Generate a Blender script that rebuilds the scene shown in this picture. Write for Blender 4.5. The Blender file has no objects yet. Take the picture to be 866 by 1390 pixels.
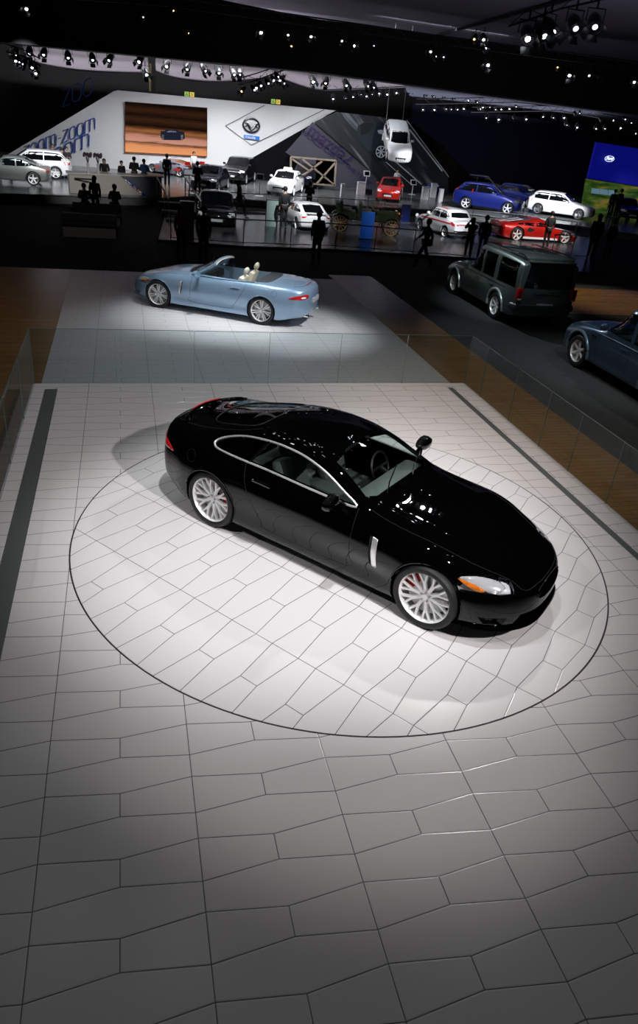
import bpy, bmesh, math, random
import numpy as np
from mathutils import Vector, Matrix
from mathutils.bvhtree import BVHTree

random.seed(7)
SC = bpy.context.scene
COL = SC.collection
PI = math.pi

# ---------------------------------------------------------------- camera
CAM_F, CAM_H, YAW, PITCH, ROLL = 949.93, 4.3878, .29074, -.48205, .10078   # focal length in pixels of the 866 x 1390 frame
PCX, PCY = 433.0, 650.0


def cam_rot():
    fw = np.array([math.sin(YAW) * math.cos(PITCH), math.cos(YAW) * math.cos(PITCH), math.sin(PITCH)])
    r = np.cross(fw, [0, 0, 1]); r /= np.linalg.norm(r); u = np.cross(r, fw)
    return np.stack([math.cos(ROLL) * r + math.sin(ROLL) * u, -math.sin(ROLL) * r + math.cos(ROLL) * u, -fw])


CM = cam_rot()


def ray(x, y):
    return CM.T @ np.array([(x - PCX) / CAM_F, -(y - PCY) / CAM_F, -1.0])


def gp(x, y, z=0.0):
    """The point at height z seen at a pixel of the photograph."""
    d = ray(x, y); t = (z - CAM_H) / d[2]
    return Vector((d[0] * t, d[1] * t, z))


def at(x, y, Y):
    """The point at depth Y seen at a pixel of the photograph."""
    d = ray(x, y); t = Y / d[1]
    return Vector((d[0] * t, Y, CAM_H + d[2] * t))


def atz(x, y, z):
    return gp(x, y, z)


cam_d = bpy.data.cameras.new('camera')
cam = bpy.data.objects.new('camera', cam_d); COL.objects.link(cam)
m4 = Matrix([list(CM.T[0]) + [0], list(CM.T[1]) + [0], list(CM.T[2]) + [CAM_H], [0, 0, 0, 1]])
cam.matrix_world = m4
cam_d.sensor_fit = 'VERTICAL'; cam_d.sensor_height = 36.0; cam_d.sensor_width = 24.0
cam_d.lens = CAM_F / 1390.0 * 36.0
cam_d.shift_y = (PCY - 695.0) / 1390.0
cam_d.clip_end = 400
SC.camera = cam
SC.view_settings.view_transform = 'Standard'
SC.view_settings.look = 'None'
SC.view_settings.gamma = 1.0
SC.view_settings.use_curve_mapping = False
SC.view_settings.exposure = 0.0

# ---------------------------------------------------------------- world (a dark hall)
w = bpy.data.worlds.new('world'); SC.world = w; w.use_nodes = True
w.node_tree.nodes['Background'].inputs[0].default_value = (.55, .62, .75, 1)
w.node_tree.nodes['Background'].inputs[1].default_value = .0015

# ---------------------------------------------------------------- show lights


def spot(name, loc, aim, watt, deg, blend=.6, col=(1, 1, 1), rad=.12):
    d = bpy.data.lights.new(name, 'SPOT'); d.energy = watt; d.spot_size = math.radians(deg); d.spot_blend = blend
    d.color = col; d.shadow_soft_size = rad
    o = bpy.data.objects.new(name, d); COL.objects.link(o); o.location = loc
    o.rotation_euler = (Vector(aim) - Vector(loc)).to_track_quat('-Z', 'Y').to_euler()
    return o


def area(name, loc, aim, watt, sx, sy, col=(1, 1, 1)):
    d = bpy.data.lights.new(name, 'AREA'); d.energy = watt; d.shape = 'RECTANGLE'; d.size = sx; d.size_y = sy; d.color = col
    o = bpy.data.objects.new(name, d); COL.objects.link(o); o.location = loc
    o.rotation_euler = (Vector(aim) - Vector(loc)).to_track_quat('-Z', 'Y').to_euler()
    return o


LOW = -.39          # the hall floor lies this much below the glass railed stage
# black coupe
spot('spot_key_front', (6.2, -1.6, 8.0), (1.9, 8.6, 0), 3300, 40, .8, (1, .95, .95), .16)
spot('spot_key_side', (-5.6, 4.6, 8.2), (2.6, 6.3, 0), 850, 42, .75, (1, .98, 1), .14)
spot('spot_key_back', (8.2, 13.6, 8.4), (2.2, 6.2, 0), 1050, 42, .75, (1, .985, .97), .14)
spot('spot_top', (1.2, 5.2, 9.0), (1.9, 6.7, 0), 1400, 43, .7, (.97, .985, 1), .10)
spot('spot_far_floor', (6.6, 9.4, 8.6), (4.6, 8.9, 0), 420, 52, .9, (1, .95, .96), .2)
spot('spot_near_floor', (2.6, 1.0, 8.6), (1.9, 4.6, 0), 600, 33, .7, (1, .97, .97), .2)
spot('spot_left_floor', (-3.4, 8.8, 8.6), (-.2, 8.6, 0), 80, 52, .9, (1, .97, .97), .2)
spot('spot_wide_fill', (0.5, 7.5, 9.3), (1.6, 6.0, 0), 20, 75, 1.0, (1, .96, .96), .3)
# blue convertible
spot('spot_blue_top', (2.6, 16.4, 8.0), (2.0, 17.3, LOW), 2300, 36, 1.0, (.93, .97, 1), .12)
spot('spot_blue_left', (-2.6, 12.6, 8.0), (1.2, 17.2, LOW), 300, 32, 1.0, (.9, .97, 1), .12)
spot('spot_blue_tail', (7.4, 12.4, 8.0), (3.6, 16.6, LOW), 3600, 30, 1.0, (.93, .97, 1), .12)
spot('spot_gap_floor', (2.0, 20.5, 8.6), (2.4, 15.2, LOW), 950, 60, 1.0, (.85, .95, 1), .2)
# off-roaders on the carpet
spot('spot_carpet_one', (5.5, 26.5, 9.0), (10.2, 14.6, LOW), 2300, 25, .9, (.85, .95, 1), .15)
spot('spot_carpet_two', (14.5, 12.5, 9.0), (10.6, 12.2, LOW), 500, 50, 1.0, (.9, .95, 1), .15)
spot('spot_wood_strip', (4.0, 9.0, 9.5), (7.2, 11.0, LOW), 900, 60, 1.0, (1, .82, .6), .2)
spot('spot_wood_side', (-3.0, 14.0, 9.5), (-4.4, 19.0, LOW), 260, 50, 1.0, (1, .8, .55), .2)
spot('spot_wood_pad', (12.0, 26.0, 9.0), (15.8, 20.6, LOW), 4500, 30, .9, (1, .85, .6), .2)
# neighbouring stands


def stand_spot(name, px, z, watt, deg, dx=0.0, back=6.5, h=6.6, col=(.95, .98, 1)):
    """A spot hung in front of a display car; the aim is the car's place on its floor."""
    p = gp(px[0], px[1], z) + Vector((0, .9, .4))
    return spot(name, (p.x + dx, p.y - back, h), p, watt, deg, .8, col, .15)


stand_spot('spot_white_sedan', (402, 267), 0, 6000, 28, 1.2, 6.0, 5.2)
stand_spot('spot_left_cars', (40, 246), 0, 4200, 46, 1.0, 6.5, 6.6)
stand_spot('spot_dark_cars', (315, 252), 0, 1300, 40, -1.0, 5.5, 6.0)
stand_spot('spot_race_car', (228, 236), 0, 1400, 30, 0, 3.0, 6.2)
stand_spot('spot_white_coupe', (408, 312), LOW, 5200, 26, -.6)
stand_spot('spot_red_hatch', (536, 276), 0, 2400, 28, .6, 6.0, 5.2)
stand_spot('spot_rally', (592, 324), LOW, 5200, 28, .4)
stand_spot('spot_supercar', (730, 334), LOW, 4200, 34, .6, col=(1, .97, .95))
stand_spot('spot_white_hatch', (757, 298), 0, 6500, 34, -.8, 6.0, 5.2)
stand_spot('spot_blue_suv', (658, 290), 0, 5000, 38, -1.0, 6.0, 5.2)
stand_spot('spot_blue_hatch', (592, 262), 0, 1800, 22, 0)
stand_spot('spot_green_car', (518, 324), LOW, 1500, 26, .5, col=(1, .9, .7))
stand_spot('spot_black_sports', (297, 312), LOW, 1300, 26, 0)
stand_spot('fill_counter', (120, 262), 0, 1500, 34, 1.5, 9.0, 5.2, (1, .97, .93))  # no display car here: an unseen light added to brighten the counter front
stand_spot('spot_far_corner', (858, 296), 0, 1500, 34, -1.5)
spot('spot_hanging', (12.9, 34.8, 4.6), (13.6, 42.3, 4.0), 1900, 34, .8, (.97, .98, 1), .15)
spot('spot_off_road', (7.6, 13.2, 8.6), (10.8, 18.9, .4), 2300, 24, .9, (.85, .97, .95), .12)
spot('spot_off_road_two', (8.6, 8.6, 8.0), (10.6, 12.6, .6), 800, 34, .9, (.85, .93, 1), .12)
spot('fill_desks', (-1.5, 22.5, 6.5), (-1.3, 28.0, 0), 160, 40, .9, (1, .93, .88), .2)  # unseen soft light added so the dark aisle desks show
# wall washers and upward fill for the ceiling
area('wash_white_wall', (2.5, 43.5, 7.0), (3.5, 50.0, 1.8), 3300, 14, .6, (.97, .98, 1))
area('wash_mural', (17.0, 41.5, 9.0), (16.5, 47.0, 2.2), 260, 8, .6, (.85, .9, 1))
area('fill_fabric', (8.0, 52.5, 5.0), (8.0, 52.5, 12.0), 1900, 50, 8.0, (.92, .88, .97))  # unseen light added behind the show wall to brighten the ceiling fabric
area('uplight_beam', (16.0, 24.0, 4.5), (17.0, 27.0, 10.0), 120, 14, 4.0, (.8, .8, 1))

# ---------------------------------------------------------------- materials
MATS = {}


def mat(name, col, rough=.5, metal=0.0, coat=0.0, emit=0.0, trans=0.0, ior=1.45, spec=.5, coat_rough=.03, ecol=None, alpha=1.0):
    if name in MATS: return MATS[name]
    m = bpy.data.materials.new(name); m.use_nodes = True
    b = m.node_tree.nodes['Principled BSDF']
    b.inputs['Base Color'].default_value = (*col, 1); b.inputs['Roughness'].default_value = rough
    b.inputs['Metallic'].default_value = metal; b.inputs['Coat Weight'].default_value = coat
    b.inputs['Coat Roughness'].default_value = coat_rough
    b.inputs['IOR'].default_value = ior; b.inputs['Specular IOR Level'].default_value = spec
    b.inputs['Transmission Weight'].default_value = trans
    b.inputs['Alpha'].default_value = alpha
    if emit:
        b.inputs['Emission Color'].default_value = (*(ecol or col), 1); b.inputs['Emission Strength'].default_value = emit
    MATS[name] = m
    return m


def noise_vary(m, scale, amt, detail=4, bump=0.0):
    """Break up a plain colour with object-space noise."""
    nt = m.node_tree; b = nt.nodes['Principled BSDF']
    tc = nt.nodes.new('ShaderNodeTexCoord'); nz = nt.nodes.new('ShaderNodeTexNoise')
    nz.inputs['Scale'].default_value = scale; nz.inputs['Detail'].default_value = detail
    nt.links.new(tc.outputs['Object'], nz.inputs['Vector'])
    mx = nt.nodes.new('ShaderNodeMix'); mx.data_type = 'RGBA'
    c = b.inputs['Base Color'].default_value
    mx.inputs['A'].default_value = tuple(v * (1 - amt) for v in c[:3]) + (1,)
    mx.inputs['B'].default_value = tuple(min(1, v * (1 + amt)) for v in c[:3]) + (1,)
    nt.links.new(nz.outputs['Fac'], mx.inputs['Factor']); nt.links.new(mx.outputs['Result'], b.inputs['Base Color'])
    if bump:
        bp = nt.nodes.new('ShaderNodeBump'); bp.inputs['Strength'].default_value = bump; bp.inputs['Distance'].default_value = .01
        nt.links.new(nz.outputs['Fac'], bp.inputs['Height']); nt.links.new(bp.outputs['Normal'], b.inputs['Normal'])
    return m


def thin_glass(name, tint, refl=.05, rough=0.0, ior=1.5, edge=.8):
    """Thin sheet: tinted see-through plus a fresnel reflection, so no light is lost to refraction."""
    if name in MATS: return MATS[name]
    m = bpy.data.materials.new(name); m.use_nodes = True; nt = m.node_tree
    nt.nodes.clear()
    out = nt.nodes.new('ShaderNodeOutputMaterial'); tr = nt.nodes.new('ShaderNodeBsdfTransparent')
    tr.inputs['Color'].default_value = (*tint, 1)
    gl = nt.nodes.new('ShaderNodeBsdfGlossy'); gl.inputs['Roughness'].default_value = rough
    fr = nt.nodes.new('ShaderNodeLayerWeight'); fr.inputs['Blend'].default_value = .5
    pw = nt.nodes.new('ShaderNodeMath'); pw.operation = 'POWER'; pw.inputs[1].default_value = 5.0; nt.links.new(fr.outputs['Facing'], pw.inputs[0])
    r0 = ((ior - 1) / (ior + 1)) ** 2
    mu = nt.nodes.new('ShaderNodeMath'); mu.operation = 'MULTIPLY_ADD'; mu.inputs[1].default_value = (1 - r0) * edge; mu.inputs[2].default_value = r0 + refl
    mx = nt.nodes.new('ShaderNodeMixShader')
    nt.links.new(pw.outputs[0], mu.inputs[0]); nt.links.new(mu.outputs[0], mx.inputs[0])
    nt.links.new(tr.outputs[0], mx.inputs[1]); nt.links.new(gl.outputs[0], mx.inputs[2]); nt.links.new(mx.outputs[0], out.inputs[0])
    MATS[name] = m
    return m


RUBBER = mat('rubber', (.012, .012, .013), .55)
DARKPL = mat('dark_plastic', (.008, .008, .009), .45)
BLACKG = mat('black_gloss', (.004, .004, .005), .06, coat=1)
CHROME = mat('chrome', (.85, .86, .88), .08, 1.0)
SILVER = mat('wheel_silver', (.90, .90, .90), .33, .25)
TRIMBR = mat('bright_trim', (.95, .95, .96), .30, .75)
SILVERD = mat('wheel_silver_dark', (.45, .46, .48), .25, .8)
STEEL = mat('brushed_steel', (.45, .46, .47), .35, 1.0)
REDCAL = mat('caliper_red', (.55, .01, .01), .35)
LAMPRED = mat('lamp_red', (.55, .012, .012), .12, coat=1)
AMBER = mat('lamp_amber', (.62, .16, .012), .15, coat=1)
REFLEC = mat('lamp_reflector', (.86, .88, .9), .28, .3)
LAMPWH = mat('lamp_white', (.8, .82, .85), .1, coat=1)
CARGLASS = thin_glass('car_glass', (.78, .85, .83), .02)
DARKGLASS = mat('dark_glass', (.003, .004, .005), .03, coat=1)
HEADGLASS = thin_glass('headlamp_glass', (.95, .96, .97), .05)
CREAM = mat('cream_leather', (.66, .62, .50), .55)
CHARCOAL = mat('charcoal_leather', (.12, .135, .13), .5)
GREYINT = mat('grey_trim', (.11, .125, .12), .6)
BLACKMAT = mat('matt_black', (.004, .004, .004), .8)

# ---------------------------------------------------------------- object helpers


def tag(o, label=None, cat=None, group=None, kind=None):
    if label: o['label'] = label
    if cat: o['category'] = cat
    if group: o['group'] = group
    if kind: o['kind'] = kind
    return o


def empty(name, loc=(0, 0, 0), rz=0.0, label=None, cat=None, group=None, scale=1.0):
    o = bpy.data.objects.new(name, None); COL.objects.link(o); o.location = loc; o.rotation_euler = (0, 0, rz)
    o.scale = (scale,) * 3; o.empty_display_size = .2
    return tag(o, label, cat, group)


def obj(name, bm, m, parent=None, smooth=False):
    me = bpy.data.meshes.new(name)
    if isinstance(bm, bmesh.types.BMesh):
        bmesh.ops.recalc_face_normals(bm, faces=bm.faces[:]); bm.to_mesh(me); bm.free()
    else:
        me = bm
    me.materials.clear()
    for x in (m if isinstance(m, (list, tuple)) else [m]): me.materials.append(x)
    if smooth:
        me.polygons.foreach_set('use_smooth', [True] * len(me.polygons))
        if smooth != 'all':
            me.set_sharp_from_angle(angle=math.radians(38))
    o = bpy.data.objects.new(name, me); COL.objects.link(o)
    if parent is not None: o.parent = parent
    return o


KIDS = {}


def children(o): return [c for c in COL.objects if c.parent == o]


def dup(root, loc=None, rz=None, label=None, group=None, scale=None, parent=None):
    kids = list(root.children)
    r = root.copy(); COL.objects.link(r)
    if parent is not None: r.parent = parent
    if loc is not None: r.location = loc
    if rz is not None: r.rotation_euler = (0, 0, rz)
    if scale is not None: r.scale = (scale,) * 3
    if label: r['label'] = label
    if group: r['group'] = group
    for ch in kids: dup(ch, parent=r)
    return r


def xf(bm, verts, M):
    bmesh.ops.transform(bm, matrix=M, verts=verts)


def box(bm, lo, hi, bevel=0.0, M=None, mi=0):
    r = bmesh.ops.create_cube(bm, size=1.0)
    vs = r['verts']
    for v in vs:
        v.co = Vector([(lo[i] + hi[i]) / 2 + v.co[i] * (hi[i] - lo[i]) for i in range(3)])
    if bevel:
        es = list({e for v in vs for e in v.link_edges})
        rb = bmesh.ops.bevel(bm, geom=es, offset=bevel, segments=2, affect='EDGES', profile=.5)
        vs = list({v for f in rb['faces'] for v in f.verts} | {v for v in vs if v.is_valid})
    if M is not None: xf(bm, vs, M)
    if mi:
        for f in {f for v in vs for f in v.link_faces}: f.material_index = mi
    return vs


def tube(bm, pts, r, seg=6, closed=False, flat=None):
    """A tube along pts; r a number or one per point; flat=(a,b) scales the section across/up."""
    pts = [Vector(p) for p in pts]; n = len(pts)
    rings = []
    for i, p in enumerate(pts):
        if closed: t = pts[(i + 1) % n] - pts[i - 1]
        else: t = pts[min(i + 1, n - 1)] - pts[max(i - 1, 0)]
        if t.length < 1e-9: t = Vector((0, 0, 1))
        t.normalize()
        up = Vector((0, 0, 1)) if abs(t.z) < .95 else Vector((0, 1, 0))
        a = t.cross(up).normalized(); b = a.cross(t)
        rr = r[i] if isinstance(r, (list, tuple)) else r
        fa, fb = flat or (1, 1)
        rings.append([bm.verts.new(p + a * math.cos(2 * PI * k / seg + PI / 4) * rr * fa + b * math.sin(2 * PI * k / seg + PI / 4) * rr * fb) for k in range(seg)])
    m = n if closed else n - 1
    for i in range(m):
        A, B = rings[i], rings[(i + 1) % n]
        for k in range(seg): bm.faces.new((A[k], A[(k + 1) % seg], B[(k + 1) % seg], B[k]))
    if not closed:
        bm.faces.new(rings[0][::-1]); bm.faces.new(rings[-1])
    return [v for R in rings for v in R]


def lathe(bm, prof, seg=32, axis='Y', M=None, closed=False):
    """prof: (radius, axial) pairs turned about the axis."""
    rings = []
    for r, h in prof:
        ring = []
        for k in range(seg):
            a = 2 * PI * k / seg; c, s = r * math.cos(a), r * math.sin(a)
            co = {'Y': (c, h, s), 'Z': (c, s, h), 'X': (h, c, s)}[axis]
            ring.append(bm.verts.new(co))
        rings.append(ring)
    n = len(prof)
    for i in range(n if closed else n - 1):
        A, B = rings[i], rings[(i + 1) % n]
        for k in range(seg): bm.faces.new((A[k], A[(k + 1) % seg], B[(k + 1) % seg], B[k]))
    if not closed:
        if prof[0][0] > 1e-6: bm.faces.new(rings[0])
        if prof[-1][0] > 1e-6: bm.faces.new(rings[-1])
    vs = [v for R in rings for v in R]
    if M is not None: xf(bm, vs, M)
    return vs


def prism(bm, poly, a, b, axis='Y', M=None):
    """poly of 2-D points extruded between a and b along the axis ('Y': (x,z), 'Z': (x,y), 'X': (y,z))."""
    def co(p, h):
        return {'Y': (p[0], h, p[1]), 'Z': (p[0], p[1], h), 'X': (h, p[0], p[1])}[axis]
    A = [bm.verts.new(co(p, a)) for p in poly]; B = [bm.verts.new(co(p, b)) for p in poly]
    n = len(poly)
    bm.faces.new(A); bm.faces.new(B[::-1])
    for i in range(n): bm.faces.new((A[i], B[i], B[(i + 1) % n], A[(i + 1) % n]))
    if M is not None: xf(bm, A + B, M)
    return A + B


def ball(bm, c, r, seg=16, sc=(1, 1, 1)):
    v = bmesh.ops.create_uvsphere(bm, u_segments=seg, v_segments=max(6, seg // 2), radius=r)['verts']
    xf(bm, v, Matrix.Translation(c) @ Matrix.Diagonal((*sc, 1)))
    return v


def BM(): return bmesh.new()


def boxo(name, lo, hi, m, parent=None, bevel=0.0):
    b = BM(); box(b, lo, hi, bevel); return obj(name, b, m, parent)


def tubeo(name, pts, r, m, parent=None, seg=6, closed=False, flat=None):
    b = BM(); tube(b, pts, r, seg, closed, flat); return obj(name, b, m, parent, smooth=True)


def text_mesh(name, body, size, m, parent=None, extrude=.01, loc=(0, 0, 0), rot=(0, 0, 0), align='LEFT', shear=0.0, wide=1.0, bold=0.0):
    c = bpy.data.curves.new(name, 'FONT'); c.body = body; c.size = size; c.extrude = extrude; c.align_x = align; c.shear = shear; c.offset = bold
    t = bpy.data.objects.new('tmp', c); COL.objects.link(t)
    dg = bpy.context.evaluated_depsgraph_get(); dg.update()
    me = bpy.data.meshes.new_from_object(t.evaluated_get(dg)); bpy.data.objects.remove(t); bpy.data.curves.remove(c)
    me.name = name
    me.transform(Matrix.Diagonal((wide, 1, 1, 1)))
    me.materials.clear(); me.materials.append(m)
    o = bpy.data.objects.new(name, me); COL.objects.link(o); o.location = loc; o.rotation_euler = rot
    if parent: o.parent = parent
    return o


def apply_mods(o):
    dg = bpy.context.evaluated_depsgraph_get(); dg.update()
    me = bpy.data.meshes.new_from_object(o.evaluated_get(dg)); return me


def boolean(me, cutters, op='DIFFERENCE'):
    """Cut mesh me with each cutter bmesh; returns a new mesh."""
    t = bpy.data.objects.new('tmp_a', me); COL.objects.link(t); cs = []
    for cb in cutters:
        cm = bpy.data.meshes.new('tmp_c'); bmesh.ops.recalc_face_normals(cb, faces=cb.faces[:]); cb.to_mesh(cm); cb.free()
        c = bpy.data.objects.new('tmp_c', cm); COL.objects.link(c); cs.append(c)
        md = t.modifiers.new('b', 'BOOLEAN'); md.object = c; md.operation = op; md.solver = 'EXACT'
    out = apply_mods(t)
    for c in cs:
        cm = c.data; bpy.data.objects.remove(c); bpy.data.meshes.remove(cm)
    bpy.data.objects.remove(t)
    return out

# ---------------------------------------------------------------- cars: one loft function for every body
# u runs backwards from the front axle; a section has nine control points, sill to roof middle
def pchip(xs, ys, x):
    xs = np.array(xs, float); ys = np.array(ys, float); h = np.diff(xs); d = np.diff(ys) / h
    m = np.zeros_like(ys)
    for i in range(1, len(xs) - 1):
        if d[i - 1] * d[i] > 0:
            w1 = 2 * h[i] + h[i - 1]; w2 = h[i] + 2 * h[i - 1]
            m[i] = (w1 + w2) / (w1 / d[i - 1] + w2 / d[i])
    m[0] = d[0]; m[-1] = d[-1]
    x = np.clip(x, xs[0], xs[-1]); i = np.clip(np.searchsorted(xs, x) - 1, 0, len(xs) - 2)
    t = (x - xs[i]) / h[i]
    return ((1 + 2 * t) * (1 - t) ** 2) * ys[i] + t * (1 - t) ** 2 * h[i] * m[i] + t * t * (3 - 2 * t) * ys[i + 1] + t * t * (t - 1) * h[i] * m[i + 1]


def table(t):
    """[(u, v), ...] -> smooth function of u."""
    xs = [p[0] for p in t]; ys = [p[1] for p in t]
    g = np.arange(xs[0] - .3, xs[-1] + .3, .01); v = pchip(xs, ys, g)
    k = np.exp(-.5 * (np.arange(-10, 11) / 3.2) ** 2); k /= k.sum()
    vp = np.pad(v, 10, mode='edge'); v = np.convolve(vp, k, 'valid')
    return lambda u: np.interp(u, g, v)


class Body:
    """spec: Y, Z = lists of 9 tables; u0,u1 = ends; rn, rt = end rounding; bow = (nose, tail) plan curvature; zc = end centre heights."""
    def __init__(s, spec, nu=150, nt=6):
        s.sp = spec; s.FY = [table(t) if isinstance(t, list) else (lambda u, c=t: c + 0 * u) for t in spec['Y']]
        s.FZ = [table(t) if isinstance(t, list) else (lambda u, c=t: c + 0 * u) for t in spec['Z']]
        s.nt = nt; s.u0, s.u1 = spec['u0'], spec['u1']; s.nu = nu
        rows = []
        rn, rt = spec.get('rn', .2), spec.get('rt', .15); n = spec.get('n', 3.0)
        qs = np.concatenate([np.linspace(.06, .8, 9), np.linspace(.85, .995, 9)])
        pr = lambda q, r: r * (1 - (1 - q ** n) ** (1 / n))
        for q in qs: rows.append((s.u0 + pr(q, rn), q, 0))
        for u in np.linspace(s.u0 + rn, s.u1 - rt, nu): rows.append((u, 1.0, 0))
        for q in qs[::-1]: rows.append((s.u1 - pr(q, rt), q, 1))
        G = []
        for u, q, e in rows:
            P = s.section(u); zc = spec['zc'][e]
            P = np.stack([P[:, 0] * q, zc + (P[:, 1] - zc) * q], 1)
            G.append(np.stack([s.bowed(u, P[:, 0], P[:, 1]), P[:, 0], P[:, 1]], 1))
        s.G = np.array(G)             # rows x pts x (u, y, z)

    def section(s, u):
        c = np.array([[s.FY[k](u), s.FZ[k](u)] for k in range(9)])
        ext = np.vstack([[-c[1, 0], c[1, 1]], c, [-c[7, 0], c[7, 1]]])
        out = []
        for i in range(1, 9):
            p0, p1, p2, p3 = ext[i - 1], ext[i], ext[i + 1], ext[i + 2]
            d1 = max(np.linalg.norm(p2 - p1), 1e-6) ** .5; d0 = max(np.linalg.norm(p1 - p0), 1e-6) ** .5; d2 = max(np.linalg.norm(p3 - p2), 1e-6) ** .5
            m1 = (p2 - p1) + d1 * ((p1 - p0) / d0 - (p2 - p0) / (d0 + d1)); m2 = (p2 - p1) + d1 * ((p3 - p2) / d2 - (p3 - p1) / (d1 + d2))
            for j in range(s.nt):
                t = j / s.nt
                out.append((2 * t ** 3 - 3 * t ** 2 + 1) * p1 + (t ** 3 - 2 * t ** 2 + t) * m1 + (-2 * t ** 3 + 3 * t ** 2) * p2 + (t ** 3 - t ** 2) * m2)
        out.append(c[8])
        o = np.array(out); o[:, 0] = np.maximum(o[:, 0], 0)
        return o

    def bowed(s, u, y, z):
        A, B = s.sp['bow']; wm = s.sp['wm']; p = s.sp.get('bowp', 2.2)
        f = lambda t: np.clip(t, 0, 1) ** 2 * (3 - 2 * np.clip(t, 0, 1))
        wn = f(1 - (u - s.u0) / s.sp.get('bown', 1.05)); wt = f(1 - (s.u1 - u) / s.sp.get('bowt', .95))
        r = np.abs(y) / wm
        rake = s.sp.get('rake', (0, 0))
        return u + A * wn * r ** p - B * wt * r ** p + rake[0] * wn * (z - .45) + rake[1] * wt * (z - .45)

    def bm(s, inset=None, ua=None, ub=None):
        b = BM(); G = s.G; R, N, _ = G.shape
        vs = []
        for i in range(R):
            row = []
            left = [b.verts.new((-p[0], -p[1], p[2])) if 0 < j < N - 1 else None for j, p in enumerate(G[i])]
            right = [b.verts.new((-p[0], p[1], p[2])) for p in G[i]]
            ring = right + [left[j] for j in range(N - 2, 0, -1)]
            vs.append(ring)
        n = len(vs[0])
        for i in range(R - 1):
            for k in range(n):
                b.faces.new((vs[i][k], vs[i][(k + 1) % n], vs[i + 1][(k + 1) % n], vs[i + 1][k]))
        b.faces.new(vs[0]); b.faces.new(vs[-1][::-1])
        return b

    def cavity(s, ua, ub, floor, gap=.05, kmin=4, roof=True, wfloor=None, top=None):
        """Closed solid inside the skin between two stations."""
        b = BM(); rings = []
        for u in np.linspace(ua, ub, 40):
            P = s.section(u)[kmin * s.nt:]
            T = np.gradient(P, axis=0); N = np.stack([T[:, 1], -T[:, 0]], 1); N /= np.linalg.norm(N, axis=1)[:, None] + 1e-9
            N[-1] = (0, 1)
            Q = P - N * gap; Q[:, 0] = np.maximum(Q[:, 0], 0); Q[:, 1] = np.maximum(Q[:, 1], floor + .05)
            if top is not None: Q[:, 1] = np.where(Q[:, 1] > 0, Q[:, 1], 0) + 0 * Q[:, 1]
            yb = wfloor or (Q[0, 0] - .02)
            pr = [(0, floor), (yb * .5, floor), (yb, floor)] + [tuple(q) for q in Q]
            if top is not None:
                pr = [(0, floor), (yb, floor), (Q[0, 0], Q[0, 1]), (top[0](u), Q[0, 1] + .1), (top[0](u), 2.0), (0, 2.0)]
            up = s.bowed(u, np.array([p[0] for p in pr]), np.array([p[1] for p in pr])) if top is None else np.full(len(pr), u)
            ring = [b.verts.new((-up[j], p[0], p[1])) for j, p in enumerate(pr)]
            ring += [b.verts.new((-up[j], -pr[j][0], pr[j][1])) for j in range(len(pr) - 2, 0, -1)]
            rings.append(ring)
        n = len(rings[0])
        for i in range(len(rings) - 1):
            for k in range(n): b.faces.new((rings[i][k], rings[i][(k + 1) % n], rings[i + 1][(k + 1) % n], rings[i + 1][k]))
        b.faces.new(rings[0]); b.faces.new(rings[-1][::-1])
        return b


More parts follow.
